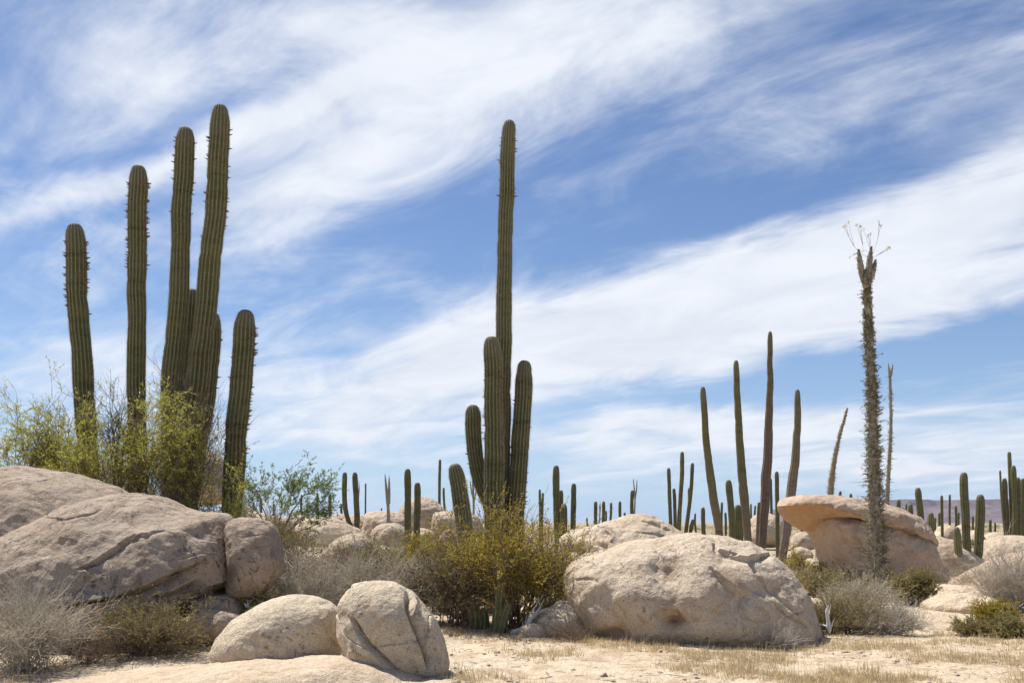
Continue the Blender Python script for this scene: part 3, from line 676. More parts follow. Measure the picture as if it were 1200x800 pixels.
# overhanging pair
boulder('wedge-shaped pink boulder carrying the overhanging slab', [(950,610),(960,598),(1000,602),(1040,615),(1075,634),(1088,655),(1098,678),(1090,700),(1040,706),(985,702),(972,670),(962,640)],
        24.5, 1.55, 'granite_red', 150, .06, .8, 11, facet=.16, p=3.0, dents=[(1010,640,20,16,.12),(1050,655,14,18,.12),(985,665,8,30,.10)], ledges=[([(1000,612),(1012,640),(1030,660),(1062,690)], .12, 22)], lean=.10, cen=(1030, 655), iron_glow=[(960,615,14,16,.5)])
def overhang():
    key = np.array([[914.5,592,592.5,593.5],[918,585,592.5,602],[924,582,592,608],[934,580,590.5,615],[944,579.5,590.5,620],[953,579.5,593,623],[962,580,597.5,618],[985,581,603.5,612],[1010,584,610.5,617],[1035,590,618.5,624],[1060,600,629,635],[1078,614,637,642],[1088,628,640,645],[1093,638,641,643]])
    d0 = 24.35; nu, nv = 240, 150; u = np.linspace(0, 1, nu); xs = 914.5 + (1093 - 914.5) * (.5 - .5 * np.cos(np.pi * u))
    def ip(c): return np.interp(xs, key[:, 0], np.convolve(np.pad(key[:, c], 1, mode='edge'), [.15, .7, .15], 'valid'))
    top, rim, bot = ip(1), ip(2), ip(3)
    e = np.clip(1 - np.abs((xs - 1003.7) / 89.3) ** 3.2, 0, 1) ** .5; a = 1.45 * e + .004
    # the nose leans towards the viewer's left, so its front rim is cut back a little
    t = np.linspace(0, 2 * np.pi, nv, endpoint=False); Vs = []
    for i_ in range(nu):
        yf = d0 - a[i_] * .92; yb = d0 + a[i_] * 1.1
        cy = (1 - np.cos(t)) / 2; y = yf + (yb - yf) * cy
        zf = CZ + (YH - rim[i_]) / F * yf; zt = CZ + (YH - top[i_]) / F * d0; zb = CZ + (YH - bot[i_]) / F * (d0 - .1)
        sgn = np.sin(t); z = np.where(sgn > 0, zf + (zt - zf) * np.abs(sgn) ** .8 * min(1, e[i_] * 2.2), zf + (zb - zf) * np.where(cy < .5, (cy * 2) ** .92, np.abs(sgn)) * min(1, e[i_] * 2.2))
        Vs.append(np.stack([np.full(nv, (xs[i_] - 600) / F * d0), y, z], 1))
    V = np.concatenate(Vs); idx = np.arange(nu * nv).reshape(nu, nv); a_, b_ = idx[:-1], idx[1:]
    Q = np.stack([a_, b_, np.roll(b_, -1, 1), np.roll(a_, -1, 1)], -1).reshape(-1, 4)
    Nn = vnormals(V, Q)
    if Nn[:, 2] @ (V[:, 2] - V[:, 2].mean()) < 0: Nn = -Nn
    sg = np.tile(np.sin(t), nu); damp = np.repeat(np.clip(e * 1.3, .15, 1), nv)
    V = V + Nn * ((.06 * (np.abs(fbm(V * 1.3 + 8, 3)) - .3) + .05 * fbm(V * 1.1 + 3, 4) + .03 * fbm(V * np.array([1.5, 3, 5]) + 9, 3) + .012 * fbm(V * 7, 3)) * damp)[:, None]
    ir = np.where(sg < .05, 1.0, 0) * np.repeat(1 - ss(955, 990, xs), nv) + .35 * np.exp(-(sg / .25) ** 2)  # orange below the nose: warm bounced glow put into the rock colour
    o = mobj('rock_slab', V, Q, M['granite_red'], origin=((1003 - 600) / F * d0, d0, V[:, 2].min()), attrs={'iron_glow': np.clip(ir, 0, 1)})
    tag(o, 'flat slab of rock jutting out to the left over the pink boulder', 'rock slab')
overhang()
boulder('dark reddish rock behind the tall boojum, right of the overhanging slab', [(1036,600),(1045,595),(1056,597),(1066,608),(1068,625),(1050,634),(1036,622)], 27, .8, 'granite_red', 50, .04, 1, 13)
boulder('plain rounded tan boulder left of the three-stemmed cardon', [(1066,640),(1072,630),(1084,626),(1100,629),(1122,638),(1140,652),(1150,690),(1080,700),(1066,670)], 29.5, 1.5, 'granite_far', 80, .05, .7, 14, lean=.2)
boulder('rounded tan boulder at the right edge behind the three-stemmed cardon', [(1146,662),(1152,642),(1165,632),(1185,628),(1215,630),(1260,640),(1270,690),(1160,690)], 30.5, 1.6, 'granite_far', 80, .05, .7, 15, lean=.2)
boulder('orange-edged boulder at the right edge under the grey twiggy bush', [(1112,692),(1125,680),(1150,668),(1180,655),(1215,645),(1270,650),(1290,700),(1240,722),(1160,716),(1120,706)], 19.8, 1.3, 'granite_red', 100, .05, .9, 16, lean=.3, iron_glow=[(1130,683,28,9,.7)])
boulder('flat pale rock slab in the sand at right', [(1084,712),(1094,701),(1118,696),(1150,697),(1168,705),(1170,718),(1140,732),(1100,732)], 17.0, .8, 'slab', 80, .03, 1.4, 17, name='rock_slab', cat='rock slab')
boulder('low pale bedrock sheet behind the flat slab at right', [(1050,696),(1072,688),(1110,686),(1140,690),(1140,712),(1090,716),(1052,712)], 19.4, 1.1, 'slab', 60, .03, 1.4, 18, name='rock_slab', cat='rock slab')
boulder('small flat stone at the foot of the pink boulder', [(1086,684),(1100,679),(1120,680),(1126,688),(1105,694),(1088,692)], 23.5, .5, 'granite_red', 40, .02, 2, 19)
boulder('grey knobbly rock in the sand beside the yellow-green creosote bush', [(622,742),(626,722),(645,712),(668,706),(686,714),(692,730),(700,745),(690,756),(650,758),(628,752)], 13.2, .4, 'granite', 90, .05, 2.4, 20, facet=.06)
boulder('small pale stone left of the knobbly rock', [(608,745),(614,733),(630,731),(640,742),(634,754),(612,754)], 12.9, .16, 'granite', 40, .02, 3.5, 21)
# middle distance rocks, left of centre: (label, outline, d, thick, mat)
for k, (lb, ol, d, th, mt) in enumerate([
    ('round brown boulder topping the rock pile left of the central cardon', [(468,602),(474,589),(488,583),(503,583),(516,590),(524,604),(524,625),(470,628)], 37, 1.3, 'granite_far'),
    ('sunlit rounded rock between the round brown boulder and the leaning cardon', [(508,604),(520,600),(545,598),(560,606),(564,628),(510,630)], 33, .9, 'granite_far'),
    ('low wide boulder behind the forked thin cactus', [(428,606),(440,599),(458,598),(474,604),(480,616),(478,640),(430,640)], 33, 1.2, 'granite_far'),
    ('dome-shaped tan rock in front of the low wide boulder', [(434,632),(440,618),(455,612),(470,615),(478,628),(478,648),(436,646)], 29, .8, 'granite_far'),
    ('broad pale boulder sloping up behind the feathery green tree', [(344,640),(350,614),(368,606),(390,607),(412,616),(428,628),(432,648),(346,655)], 30, 1.4, 'granite_far'),
    ('long low rock under the pair of upright cardons', [(400,612),(416,603),(436,606),(440,625),(434,640),(402,632)], 34, 1.0, 'granite_far'),
    ('flat tan rock on the skyline right of the big leaning cardon stem', [(276,606),(284,597),(300,599),(318,604),(340,612),(340,640),(280,640)], 24, 1.2, 'granite_far'),
    ('whitish rock half hidden by dry brush in the middle distance', [(380,652),(390,634),(408,626),(426,628),(438,640),(438,664),(384,668)], 24, .7, 'granite_far'),
    ('small skyline rock left of the low wide boulder', [(384,608),(394,603),(408,605),(412,618),(386,620)], 38, .8, 'granite_far'),
    ('rock ledge on the skyline behind the feathery green tree', [(330,612),(345,604),(362,606),(372,616),(340,626)], 40, .9, 'granite_far'),
    ('small white stone below the leaning cardon', [(516,630),(522,622),(532,622),(538,632),(530,640),(518,639)], 20, .15, 'granite_far'),
    ('small pale rock beneath the round brown boulder', [(482,628),(490,620),(506,621),(514,632),(506,644),(486,642)], 27, .5, 'granite_far'),
    ('rounded brown boulder behind the left cardon clump', [(228,560),(232,540),(243,529),(256,534),(264,550),(270,585),(228,590)], 26, 1.2, 'granite_far'),
    ('long tan boulder on the rise between the two leftmost cardons', [(56,590),(64,552),(100,543),(140,541),(160,552),(176,600),(60,610)], 25, 1.4, 'granite_far'),
    ('tan rock sloping down beside the foot of the rightmost left-hand cardon', [(262,612),(268,592),(278,589),(290,597),(300,612),(280,622)], 20, .5, 'granite_far'),
    ('pinkish boulder behind the brown-barked cactus trunks', [(878,616),(884,604),(895,600),(908,604),(918,616),(916,640),(880,638)], 55, 1.5, 'granite_far'),
    ('small rounded grey rock between the trunks and the overhanging slab', [(928,636),(934,626),(944,624),(952,631),(952,642),(930,643)], 44, .6, 'granite_far'),
    ('low grey rock in the brush left of the wedge boulder', [(938,668),(944,656),(955,654),(964,664),(960,680),(940,680)], 30, .5, 'granite_far'),
    ('pale rock among brush at the foot of the brown trunks', [(926,650),(932,643),(944,643),(952,650),(946,660),(928,660)], 37, .5, 'granite_far'),
    ('chunky white boulder highest in the distant rock pile at right', [(1116,632),(1119,620),(1125,615),(1132,616),(1136,626),(1134,636)], 62, 1.0, 'granite'),
    ('reddish rock left of the white boulder in the distant pile', [(1096,636),(1101,619),(1108,615),(1115,618),(1118,634)], 62, 1.0, 'granite_far'),
    ('left end stone of the distant rock pile at right', [(1088,634),(1094,624),(1102,621),(1108,628),(1106,638)], 60, .8, 'granite'),
    ('low stone right of centre in the distant rock pile', [(1130,634),(1136,624),(1146,622),(1152,630),(1152,640)], 60, .9, 'granite'),
    ('wide pale rock at the right end of the distant pile', [(1152,634),(1158,626),(1172,624),(1184,630),(1186,640)], 60, 1.0, 'granite_far'),
    ('little dark stone in front of the distant rock pile', [(1104,640),(1110,632),(1122,633),(1126,642),(1112,646)], 55, .6, 'granite_far'),
    ]):
    boulder(lb, ol, d, th, mt, 44, .035 * d / 20, 1.0 if d < 40 else .5, 30 + k, lean=.15)

# ================================================================= CARDONS, LEFT GROUP (on the rise)
cactus('leftmost cardon column of the big left-hand group', [dict(p=[(107,600),(106,560),(101,500),(94,400),(90,330),(88,262)], r=11.3, buds=90, taper=.95, zone=(.35, 1.7))], 17.2)
cactus('straight cardon column second from the left', [dict(p=[(160,600),(160,540),(160,400),(161,300),(162,194)], r=10.4, buds=95, taper=1.0, zone=(.3, 1.9))], 17.0)
cactus('many-stemmed cardon with the tallest stems of the left-hand group', [
    dict(p=[(199,600),(200,520),(201,440),(209,360),(213,250),(218,149)], r=10.9, buds=32, taper=.95, zone=(.25, 1.7)),
    dict(p=[(207,600),(218,540),(229,470),(239,380),(251,260),(256,180),(260,123)], r=12.9, buds=40, taper=.95, tip=.88, zone=(.2, 2.6)),
    dict(p=[(212,600),(214,520),(219,430),(225,338)], r=9.5, dd=.9, taper=.95),
    dict(p=[(219,600),(230,540),(240,480),(247,430),(251,366)], r=9.5, dd=.8, buds=26, bside=1, taper=1, zone=(.3, 2.4))], 17.0)
cactus('shorter cardon standing apart, rightmost of the left-hand group', [dict(p=[(271,610),(273,570),(277,520),(283,440),(289,363)], r=12.4, buds=90, bside=1, taper=.8, zone=(.3, 2.8))], 16.4)
# centre
cactus('tallest lone cardon of the centre with four upright stems', [
    dict(p=[(586,740),(587,600),(589,480),(590,380),(593,250),(597,141)], r=9.8, buds=24, taper=1.0, zone=(.3, 1.5), tip=.86),
    dict(p=[(579,740),(579,620),(579,520),(578,450),(576,394)], r=12.2, dd=-.55, db=-.45, buds=20, taper=.95, zone=(.5, 2.0), tip=.86),
    dict(p=[(583,640),(576,596),(562,560),(556,520),(554,474)], r=9.2, dd=-.1, buds=8, taper=.85, arm=1, zone=(.4, 1.4)),
    dict(p=[(600,700),(604,600),(608,540),(612,480),(614,422)], r=11.0, dd=-.1, buds=24, bside=1, taper=.95, zone=(.4, 2.6), tip=.92)], 16.6)
cactus('short stout cardon leaning left beside the central one', [dict(p=[(548,650),(544,610),(539,578),(532,543)], r=9.6, taper=.85)], 18.5, 'cactus_dusty')
cactus('young bright green cactus half buried in the creosote bush', [dict(p=[(583,742),(585,700),(590,655)], r=6.5, taper=1.1), dict(p=[(585,740),(590,726),(597,706)], r=5.5, dd=-.1)], 13.4, 'cactus_dusty', per=5, depth=.3, ribs=6)
cactus('small dark cactus pup at the base of the dark bush', [dict(p=[(556,744),(556,722),(552,698)], r=8, taper=1.0), dict(p=[(566,744),(567,726),(564,712)], r=7)], 13.6, 'cactus', ribs=7, depth=.3)
# middle left
cactus('pair of cardon stems joined at the foot, left of the rock pile', [dict(p=[(416,626),(409,612),(404,590),(404,553)], r=2.9), dict(p=[(418,626),(418,600),(416,553)], r=3.4)], 31, 'cactus_far', 1)
cactus('taller of two plump upright cardons left of the central one', [dict(p=[(478,634),(478,590),(478,549)], r=4.1, taper=.95)], 26, 'cactus_far', 1)
cactus('shorter of two plump upright cardons left of the central one', [dict(p=[(488,638),(489,600),(489.5,565)], r=4.0, taper=.95)], 25, 'cactus_far', 1)
cactus('slim dark pole cactus rising behind the round brown boulder', [dict(p=[(515,600),(515,570),(515.5,538)], r=1.7)], 48, 'cactus_far', 1)
cactus('tiny stub cactus just right of the slim dark pole', [dict(p=[(521,600),(520,580),(520,571)], r=1.4)], 48, 'cactus_far', 1)
# centre right
cactus('thick-armed cardon just right of the central creosote bush', [dict(p=[(654,640),(652,590),(651.5,545)], r=4.1), dict(p=[(656,636),(657,600),(657.5,574)], r=3.0, dd=.3), dict(p=[(660,640),(661,612),(661,590)], r=4.2, dd=-.3)], 27, 'cactus_far', 1)
cactus('single upright cardon right of the thick-armed one', [dict(p=[(671,640),(672,600),(672.5,566)], r=3.3)], 28, 'cactus_far', 1)
cactus('twin thin stems peeking over the creosote bush', [dict(p=[(633,640),(633,600),(632.5,573)], r=1.5), dict(p=[(635,640),(635.5,600),(636,577)], r=1.5)], 50, 'cactus_far', 1)
cactus('candelabra cardon with five thin stems, left of the tall poles', [
    dict(p=[(786,628),(785,590),(783.5,548)], r=2.2), dict(p=[(791,628),(791,600),(789.5,572)], r=2.1),
    dict(p=[(795,630),(797,590),(799,560),(799.5,529)], r=2.5, mat='cactus_old'), dict(p=[(803,630),(807,600),(810,570),(811.5,542)], r=2.2), dict(p=[(804,622),(808,590),(808,571)], r=2.3, dd=.3)], 42, 'cactus_far', 1)
cactus('short leaning stub at the right foot of the candelabra cardon', [dict(p=[(808,632),(810,618),(812,608)], r=2.3)], 42, 'cactus_far', 1)
cactus('tall pole cardon curving left, first of the row of four', [dict(p=[(850,656),(843,625),(835,575),(827,510),(823.5,453)], r=5.0, tip=.72)], 39, 'cactus_old', 1)
cactus('tall pole cardon with brownish foot, second of the row of four', [dict(p=[(880,656),(876,625),(870,560),(865,490),(862.5,422)], r=5.3, tip=.66)], 40, 'cactus_old', 1)
cactus('tallest brown-barked pole cardon, third of the row of four', [dict(p=[(891,656),(894,620),(899,540),(902,460),(902.5,388)], r=5.8, tip=.52)], 41, 'cactus_dark', 1)
cactus('tall pole cardon with corky lower trunk, rightmost of the row of four', [dict(p=[(915,664),(921,625),(928,570),(934,510),(934.5,456)], r=6.0, tip=.62)], 38, 'cactus_tan', 1)
cactus('slender green cactus between the two brown-barked poles', [dict(p=[(911,654),(911,610),(910,552)], r=2.5)], 43, 'cactus_far', 1)
cactus('thin yellowish stem leaning beside the tallest brown pole', [dict(p=[(887,646),(888,615),(889.5,588)], r=1.8)], 40, 'cactus_tan', 1)
cactus('plump cardon behind the boulder between the first two poles', [dict(p=[(858,640),(857,600),(853.5,562)], r=4.0)], 34, 'cactus_far', 1)
cactus('stout short cardon just left of the second pole', [dict(p=[(865,640),(865,610),(864.5,591)], r=4.2)], 35, 'cactus_far', 1)
cactus('slim cactus seen between the third and fourth poles', [dict(p=[(904,640),(904,600),(903,560)], r=1.6)], 60, 'cactus_far', 1)
# right
cactus('three-stemmed cardon standing on boulders at right', [dict(p=[(1135,682),(1133,640),(1130.5,590),(1129.5,553)], r=4.7), dict(p=[(1139,678),(1145,655),(1148,620),(1149,579)], r=5.2), dict(p=[(1129,682),(1124,655),(1120.5,617)], r=4.2, dd=-.3, mat='cactus_dusty')], 28.5, 'cactus_far', 1)
cactus('dense cluster of cardon stems near the right edge', [dict(p=[(1180,640),(1179,600),(1177,560)], r=3.0), dict(p=[(1186,640),(1185,590),(1182.7,529)], r=2.3, mat='cactus_old'), dict(p=[(1189,640),(1189,590),(1187.5,545)], r=3.2, dd=-.3), dict(p=[(1193,640),(1193.5,600),(1192.5,559)], r=3.0), dict(p=[(1178,632),(1174,590),(1172,551)], r=1.2, mat='cactus_tan')], 36, 'cactus_far', 1)
cactus('stocky cardon left of the distant rock pile', [dict(p=[(1081,650),(1079,610),(1075.5,571)], r=3.8)], 34, 'cactus_far', 1)
cactus('blunt rounded cardon between the stocky one and the rock pile', [dict(p=[(1092,650),(1091,625),(1090.5,600)], r=4.0)], 35, 'cactus_dusty', 1)
cactus('cardon with a bulging base just above the tan boulder', [dict(p=[(1068,650),(1067.5,620),(1067,590)], r=3.0), dict(p=[(1071,650),(1071.5,635),(1071.5,618)], r=2.8)], 33, 'cactus_far', 1)
cactus('small cardon against the mesa beside the boojum', [dict(p=[(1053,640),(1053,610),(1053,585)], r=2.4)], 45, 'cactus_far', 1)

# far small cacti: (x, top, base, halfwidth, label)
far = [(353.5,579,606,1.3,'small stub far behind the feathery tree, nearest its trunk'),(372,577,606,1.4,'thin far cactus seen through the right side of the feathery tree'),(386.5,579,606,2.0,'sturdy little skyline cactus right of the feathery tree'),(400,590,606,1.4,'tiny skyline cactus between the sturdy little one and the cardon pair'),
 (428.5,566,606,1.0,'needle-thin pole right of the cardon pair'),(297,588,608,1.2,'left stub on the skyline beside the big leaning cardon stem'),(306,585,608,1.8,'stub under the left side of the feathery tree'),(321,590,608,1.8,'squat stub beneath the feathery tree crown'),
 (360,590,606,1.2,'faint stub second under the feathery tree'),(447,595,604,1.0,'tiny skyline bump cactus above the low wide boulder'),
 (698,587,616,2.2,'leftmost of the distant cactus line over the pale boulder'),(707.5,587,615,2.1,'second of the distant cactus line, with a small arm'),(716,588.5,614,1.5,'third of the distant cactus line'),(726.5,587,613,1.8,'fourth of the distant cactus line'),(732,600,612,1.3,'tiny stub right of the fourth in the distant cactus line'),(741,574,610,2.2,'last of the distant cactus line, beside a forked boojum'),
 (710,598,615,1.1,'small side stem behind the second of the distant cactus line'),
 (814.7,601,626,1.2,'small far cactus between the candelabra and the first pole'),(824,594,628,2.6,'chubby far cactus just left of the first pole'),(846,588,625,1.5,'slim far cactus right of the first pole'),(850,600,625,1.5,'short far cactus beside the slim one right of the first pole'),(843,600,625,1.5,'short far cactus touching the first pole'),
 (870,594,622,1.4,'far stem glimpsed left of the second pole'),(880,590,620,1.1,'far needle between the second and third poles'),(885,592,620,1.2,'second far needle between the second and third poles'),(868,600,622,1.0,'very small far stem in front of the second pole'),
 (941,579,600,1.6,'left of the small tips over the overhanging slab'),(985,575,600,1.8,'middle of the small tips over the overhanging slab'),(997,578,602,1.8,'right of the small tips over the overhanging slab'),
 (1101,600,634,1.9,'first far cactus against the mesa left of the rock pile'),(1103.5,580,626,1.7,'taller far cactus against the mesa left of the rock pile'),(1113,579,626,1.3,'far thin pole in front of the mesa'),(1120,592,624,1.5,'far cactus just left of the three-stemmed cardon'),(1123.3,600,624,1.3,'shorter far cactus just left of the three-stemmed cardon'),
 (1160.5,608,632,1.7,'far cactus right of the three-stemmed cardon'),(1096,606,630,1.2,'little far stem behind the blunt cardon'),(1062,590,628,1.3,'far stem between boojum and stocky cardon'),(1140,604,630,1.3,'far stem seen between stems of the three-stemmed cardon'),(1166,612,632,1.2,'low far stub right of the three-stemmed cardon'),
 (1199,560,632,3.0,'cardon cut by the right edge of the frame'),(540,590,612,1.2,'thin far stem behind the leaning cardon'),(688,606,618,1.0,'tiny stem left of the distant cactus line')]
for x, t, b, r, lb in far:
    d = 55 + (x * 7.3) % 45 if x > 680 else 60
    if 600 < b and x < 600: d = 50
    cactus(lb, [dict(p=[(x + rng.normal() * .6, b + 4), (x + rng.normal() * .4, (t + b) / 2), (x, t)], r=r)], d, 'cactus_far', 0, group='small cacti in the distance', name='distant_cactus')

# ================================================================= BOOJUMS
boojum('tall shaggy boojum tree with a three-pronged crown at right', [(1031,716),(1030,680),(1025,600),(1024,540),(1021,440),(1017,370),(1016,336)], 19, .15, .06,
       arms=[([(1016,337,0),(1010,320,-.03),(1006,292,-.05)], .07, .045), ([(1016,337,0),(1018,315,.05),(1021,289,.05)], .075, .05), ([(1017,334,0),(1023,318,.03),(1026,304,.05)], .065, .045), ([(1015,336,0),(1013.5,328,-.08),(1014,316,-.1)], .045, .03)],
       flowers=[(990,266,.2),(1006,267,-.2),(1018,274,.1),(1030,266,.3),(1041,293,.1),(1001,300,.3)], dens=340, twigL=(.15, .36), lpt=14, leafL=.036)
boojum('second thinner boojum with forked tip behind the tall one', [(1036,640),(1039,600),(1041,560),(1044,500),(1043,450),(1043,440)], 27, .085, .035,
       arms=[([(1043,441,0),(1042,434,0),(1041,425,0)], .05, .03), ([(1043,441,0),(1045,434,0),(1046.5,426,0)], .05, .03)], dens=60, twigL=(.08, .22), lpt=8)
boojum('golden tapering boojum bending right, over the overhanging slab', [(970,640),(973,580),(977,545),(984,510),(990,490),(993,478)], 31, .20, .02, dens=260, twigL=(.08, .16), lpt=10, leaf='leaf_golden', leafL=.03)
for lb, tr, arms, d, r0 in [
    ('thin boojum with two bare prongs left of the plump cardons', [(455,640),(455,600),(454,580)], [([(455,590,0),(453,575,0),(451,554,0)], .07, .02), ([(455,590,0),(456,575,0),(456,556,0)], .07, .02)], 30, .075),
    ('spindly boojum with bare forks behind the cardon pair', [(418,626),(419,600),(420,582)], [([(420,583,0),(421,572,0),(420,562,0)], .03, .012), ([(420,583,0),(418,570,0),(419,555,0)], .03, .012)], 36, .05),
    ('forked thin boojum beside the last of the distant cactus line', [(743,612),(744,590),(744,582)], [([(744,584,0),(743,570,0),(742,560,0)], .07, .03), ([(744,584,0),(746,572,0),(746.5,561,0)], .07, .03)], 66, .09),
    ('faint thin boojum between stems of the distant cactus line', [(702,618),(703,600),(702,590)], [([(703,600,0),(704,592,0),(703,588,0)], .04, .02)], 66, .07),
    ('bare forked boojum between the leaning cardon and the central one', [(555,620),(555,590),(554,560)], [([(555,585,0),(552,572,0),(551,562,0)], .04, .02), ([(555,590,0),(558,575,0),(560,566,0)], .04, .02)], 36, .06)]:
    boojum(lb, tr, d, r0, r0 * .55, arms=arms, dens=10, twigL=(.05, .12), lpt=2)

# ================================================================= SHRUBS
FE = dict(hs=1.16, leaf='leaf_feather', leafL=.045, leafW=.0115, sr=.018, spread=1.0, up=.35, droop=.12, clump=1.0, rad2=.004)
shrub('yellow-green feathery bush at the far left edge', 22, 585, 110, 110, 16.2, seed=1, stems=16, n2=9, n3=6, lpt=18, **FE)
shrub('taller feathery bush right of the far-left one', 66, 590, 80, 130, 16.4, seed=2, stems=14, n2=9, n3=6, lpt=18, **FE)
shrub('feathery bush round the foot of the leftmost cardon column', 104, 590, 66, 118, 15.7, seed=3, stems=12, n2=9, n3=6, lpt=18, **FE)
shrub('leafless grey-brown shrub between the first two cardon columns', 136, 595, 52, 138, 16.2, seed=4, stems=20, n2=8, n3=5, lpt=1, leaf='leaf_feather', leafL=.03, leafW=.008, sr=.016, rad2=.005, flat=.5, hs=1.1)
shrub('feathery bush climbing the second cardon column', 166, 600, 66, 140, 15.6, seed=5, stems=13, n2=9, n3=6, lpt=18, **FE)
shrub('dense feathery bush before the many-stemmed cardon', 208, 606, 92, 150, 15.5, seed=6, stems=22, n2=9, n3=6, lpt=16, **FE)
shrub('bright green feathery bush at the foot of the rightmost left-hand cardon', 252, 612, 84, 110, 15.2, seed=7, stems=17, n2=9, n3=6, lpt=20, **FE)
shrub('bare brown twiggy shrub against the tallest left-hand stems', 222, 600, 84, 150, 16.0, seed=8, stems=26, n2=9, n3=5, rad2=.0045, sr=.012, twig='twig_brown', flat=.6, hs=1.1)
shrub('olive brush along the top of the cracked boulder', 190, 604, 90, 60, 15.0, seed=81, stems=18, n2=8, n3=5, lpt=10, leaf='leaf_drab', leafL=.035, leafW=.01)
# small feathery tree
shrub('small tree with airy green crown behind the dry brush', 322, 640, 84, 84, 20, leaf='leaf_green', leafL=.06, leafW=.018, stems=10, n2=9, n3=6, lpt=20, seed=9, sr=.03, bare_low=.62, flat=.35, curl=.35, hs=1.05, lean=.45, ell=(.8, 1.0), base_r=.03, name='small_tree', cat='tree', clump=1.1, droop=.1)
shrub('bare grey sapling left of the small green-crowned tree', 310, 632, 40, 70, 19.4, seed=10, stems=7, n2=6, n3=4, rad2=.006, sr=.02, twig='twig_grey', flat=.4, lpt=2, leaf='leaf_green', leafL=.03)
# dry brush belt, left of centre
DG = dict(leaf='leaf_grey', leafL=.028, leafW=.011, twig='twig_grey', n2=8, n3=5, lpt=3, sr=.008, rad2=.004, up=.35)
DO = dict(leaf='leaf_drab', leafL=.032, leafW=.017, n2=8, n3=5, lpt=9, sr=.009, rad2=.0035)
for k, (lb, x, yb, w, h, d, st) in enumerate([
    ('olive low bush tucked against the rounded end boulder', 300, 722, 62, 46, 12.6, dict(DO, stems=30)),
    ('grey dry bush behind the low smooth boulder', 352, 724, 88, 78, 13.2, dict(DG, stems=60, flowers=5)),
    ('wide grey dry bush behind the upright cleft boulder', 420, 725, 100, 88, 13.6, dict(DG, stems=70, flowers=8)),
    ('grey dry bush between the cleft boulder and the dark bush', 482, 722, 86, 84, 14.2, dict(DG, stems=60, flowers=6)),
    ('tawny brush behind the rounded end boulder', 340, 672, 90, 56, 17, dict(DG, stems=46, twig='twig_brown', flowers=3)),
    ('tawny brush in front of the whitish rock', 398, 690, 90, 50, 17.6, dict(DG, stems=46, twig='twig_brown')),
    ('olive brush left of the dark bush', 452, 684, 80, 56, 18.5, dict(DO, stems=36)),
    ('brown brush below the feathery green tree', 312, 655, 60, 48, 18.5, dict(DO, stems=30, twig='twig_brown')),
    ('small dark green bush on the whitish rock', 428, 650, 34, 26, 21.5, dict(DO, stems=20, leaf='leaf_dark')),
    ('brush at the foot of the two plump cardons', 486, 655, 60, 30, 22.5, dict(DO, stems=30)),
    ('low brush under the pair of joined cardon stems', 392, 648, 60, 24, 27, dict(DG, stems=30)),
    ('low brush on the slope beneath the round brown boulder', 524, 660, 60, 44, 20.5, dict(DO, stems=30, leaf='leaf_creosote')),
    ('dry brush under the forked thin boojum', 456, 654, 50, 24, 24, dict(DG, stems=30)),
    ]):
    shrub(lb, x, yb, w, h, d, seed=20 + k, **st)
shrub('dark olive tangled bush left of the creosote bush', 540, 740, 116, 108, 13.9, leaf='leaf_dark', leafL=.028, leafW=.019, stems=60, n2=10, n3=5, lpt=6, sr=.012, rad2=.0045, seed=40, flowers=5, flat=.6, clump=.8)
shrub('large yellow-green creosote bush before the central cardon', 604, 742, 146, 176, 13.9, leaf='leaf_creosote', leafL=.027, leafW=.017, stems=36, n2=13, n3=7, lpt=17, curl=.16, sr=.015, rad2=.0045, seed=41, bare_low=.5, flat=.66, clump=1.35, base_r=.05, ell=(.6,1.0), hs=.84, name='creosote_bush', lean=.08)
shrub('creosote brush behind the dark bush, under the leaning cardon', 520, 690, 74, 80, 16.0, leaf='leaf_creosote', leafL=.032, leafW=.020, stems=26, n2=9, n3=6, lpt=12, seed=42, bare_low=.4, clump=1.1, name='creosote_bush')
# left foreground
shrub('grey dry bush with red flowers in the bottom left corner', 28, 806, 175, 118, 10.2, seed=50, stems=85, n2=8, n3=4, lpt=4, leaf='leaf_grey', leafL=.022, leafW=.009, twig='twig_grey', sr=.007, rad2=.0042, flowers=16, flat=.5)
shrub('olive-brown bush in front of the cracked boulder', 172, 778, 130, 68, 11.0, seed=51, stems=70, n2=9, n3=5, lpt=7, leaf='leaf_drab', leafL=.02, leafW=.01, sr=.007, rad2=.003, flat=.6)
shrub('dry brown stalks between the two bottom left bushes', 104, 790, 74, 62, 10.5, seed=52, stems=60, n2=5, n3=3, twig='twig_brown', sr=.005, rad2=.0025)
# right
shrub('olive and yellow bush right of the massive boulder', 985, 757, 92, 52, 13.6, seed=60, stems=80, n2=9, n3=6, lpt=7, leaf='leaf_drab', leafL=.02, leafW=.009, sr=.008, rad2=.003, flat=.55)
shrub('silvery dry bush right of the olive and yellow one', 1044, 764, 86, 54, 13.4, seed=61, stems=80, n2=9, n3=5, lpt=2, leaf='leaf_grey', leafL=.018, leafW=.006, twig='twig_grey', sr=.006, rad2=.003, flat=.5)
shrub('silvery dry bush at the foot of the tall boojum', 1008, 716, 84, 36, 16.6, seed=62, **dict(DG, stems=60))
shrub('round olive bush just right of the tall boojum', 1068, 708, 54, 40, 18.0, seed=63, stems=50, n2=8, n3=6, lpt=10, leaf='leaf_drab', leafL=.026, leafW=.015, sr=.009)
shrub('dark brush against the foot of the pink boulder', 970, 700, 70, 34, 20, seed=64, **dict(DO, stems=36))
shrub('big grey twiggy bush with red flowers at the right edge', 1188, 722, 104, 76, 16.8, seed=65, stems=90, n2=9, n3=5, lpt=2, leaf='leaf_grey', leafL=.02, leafW=.007, twig='twig_grey', sr=.008, rad2=.004, flowers=26, flat=.5)
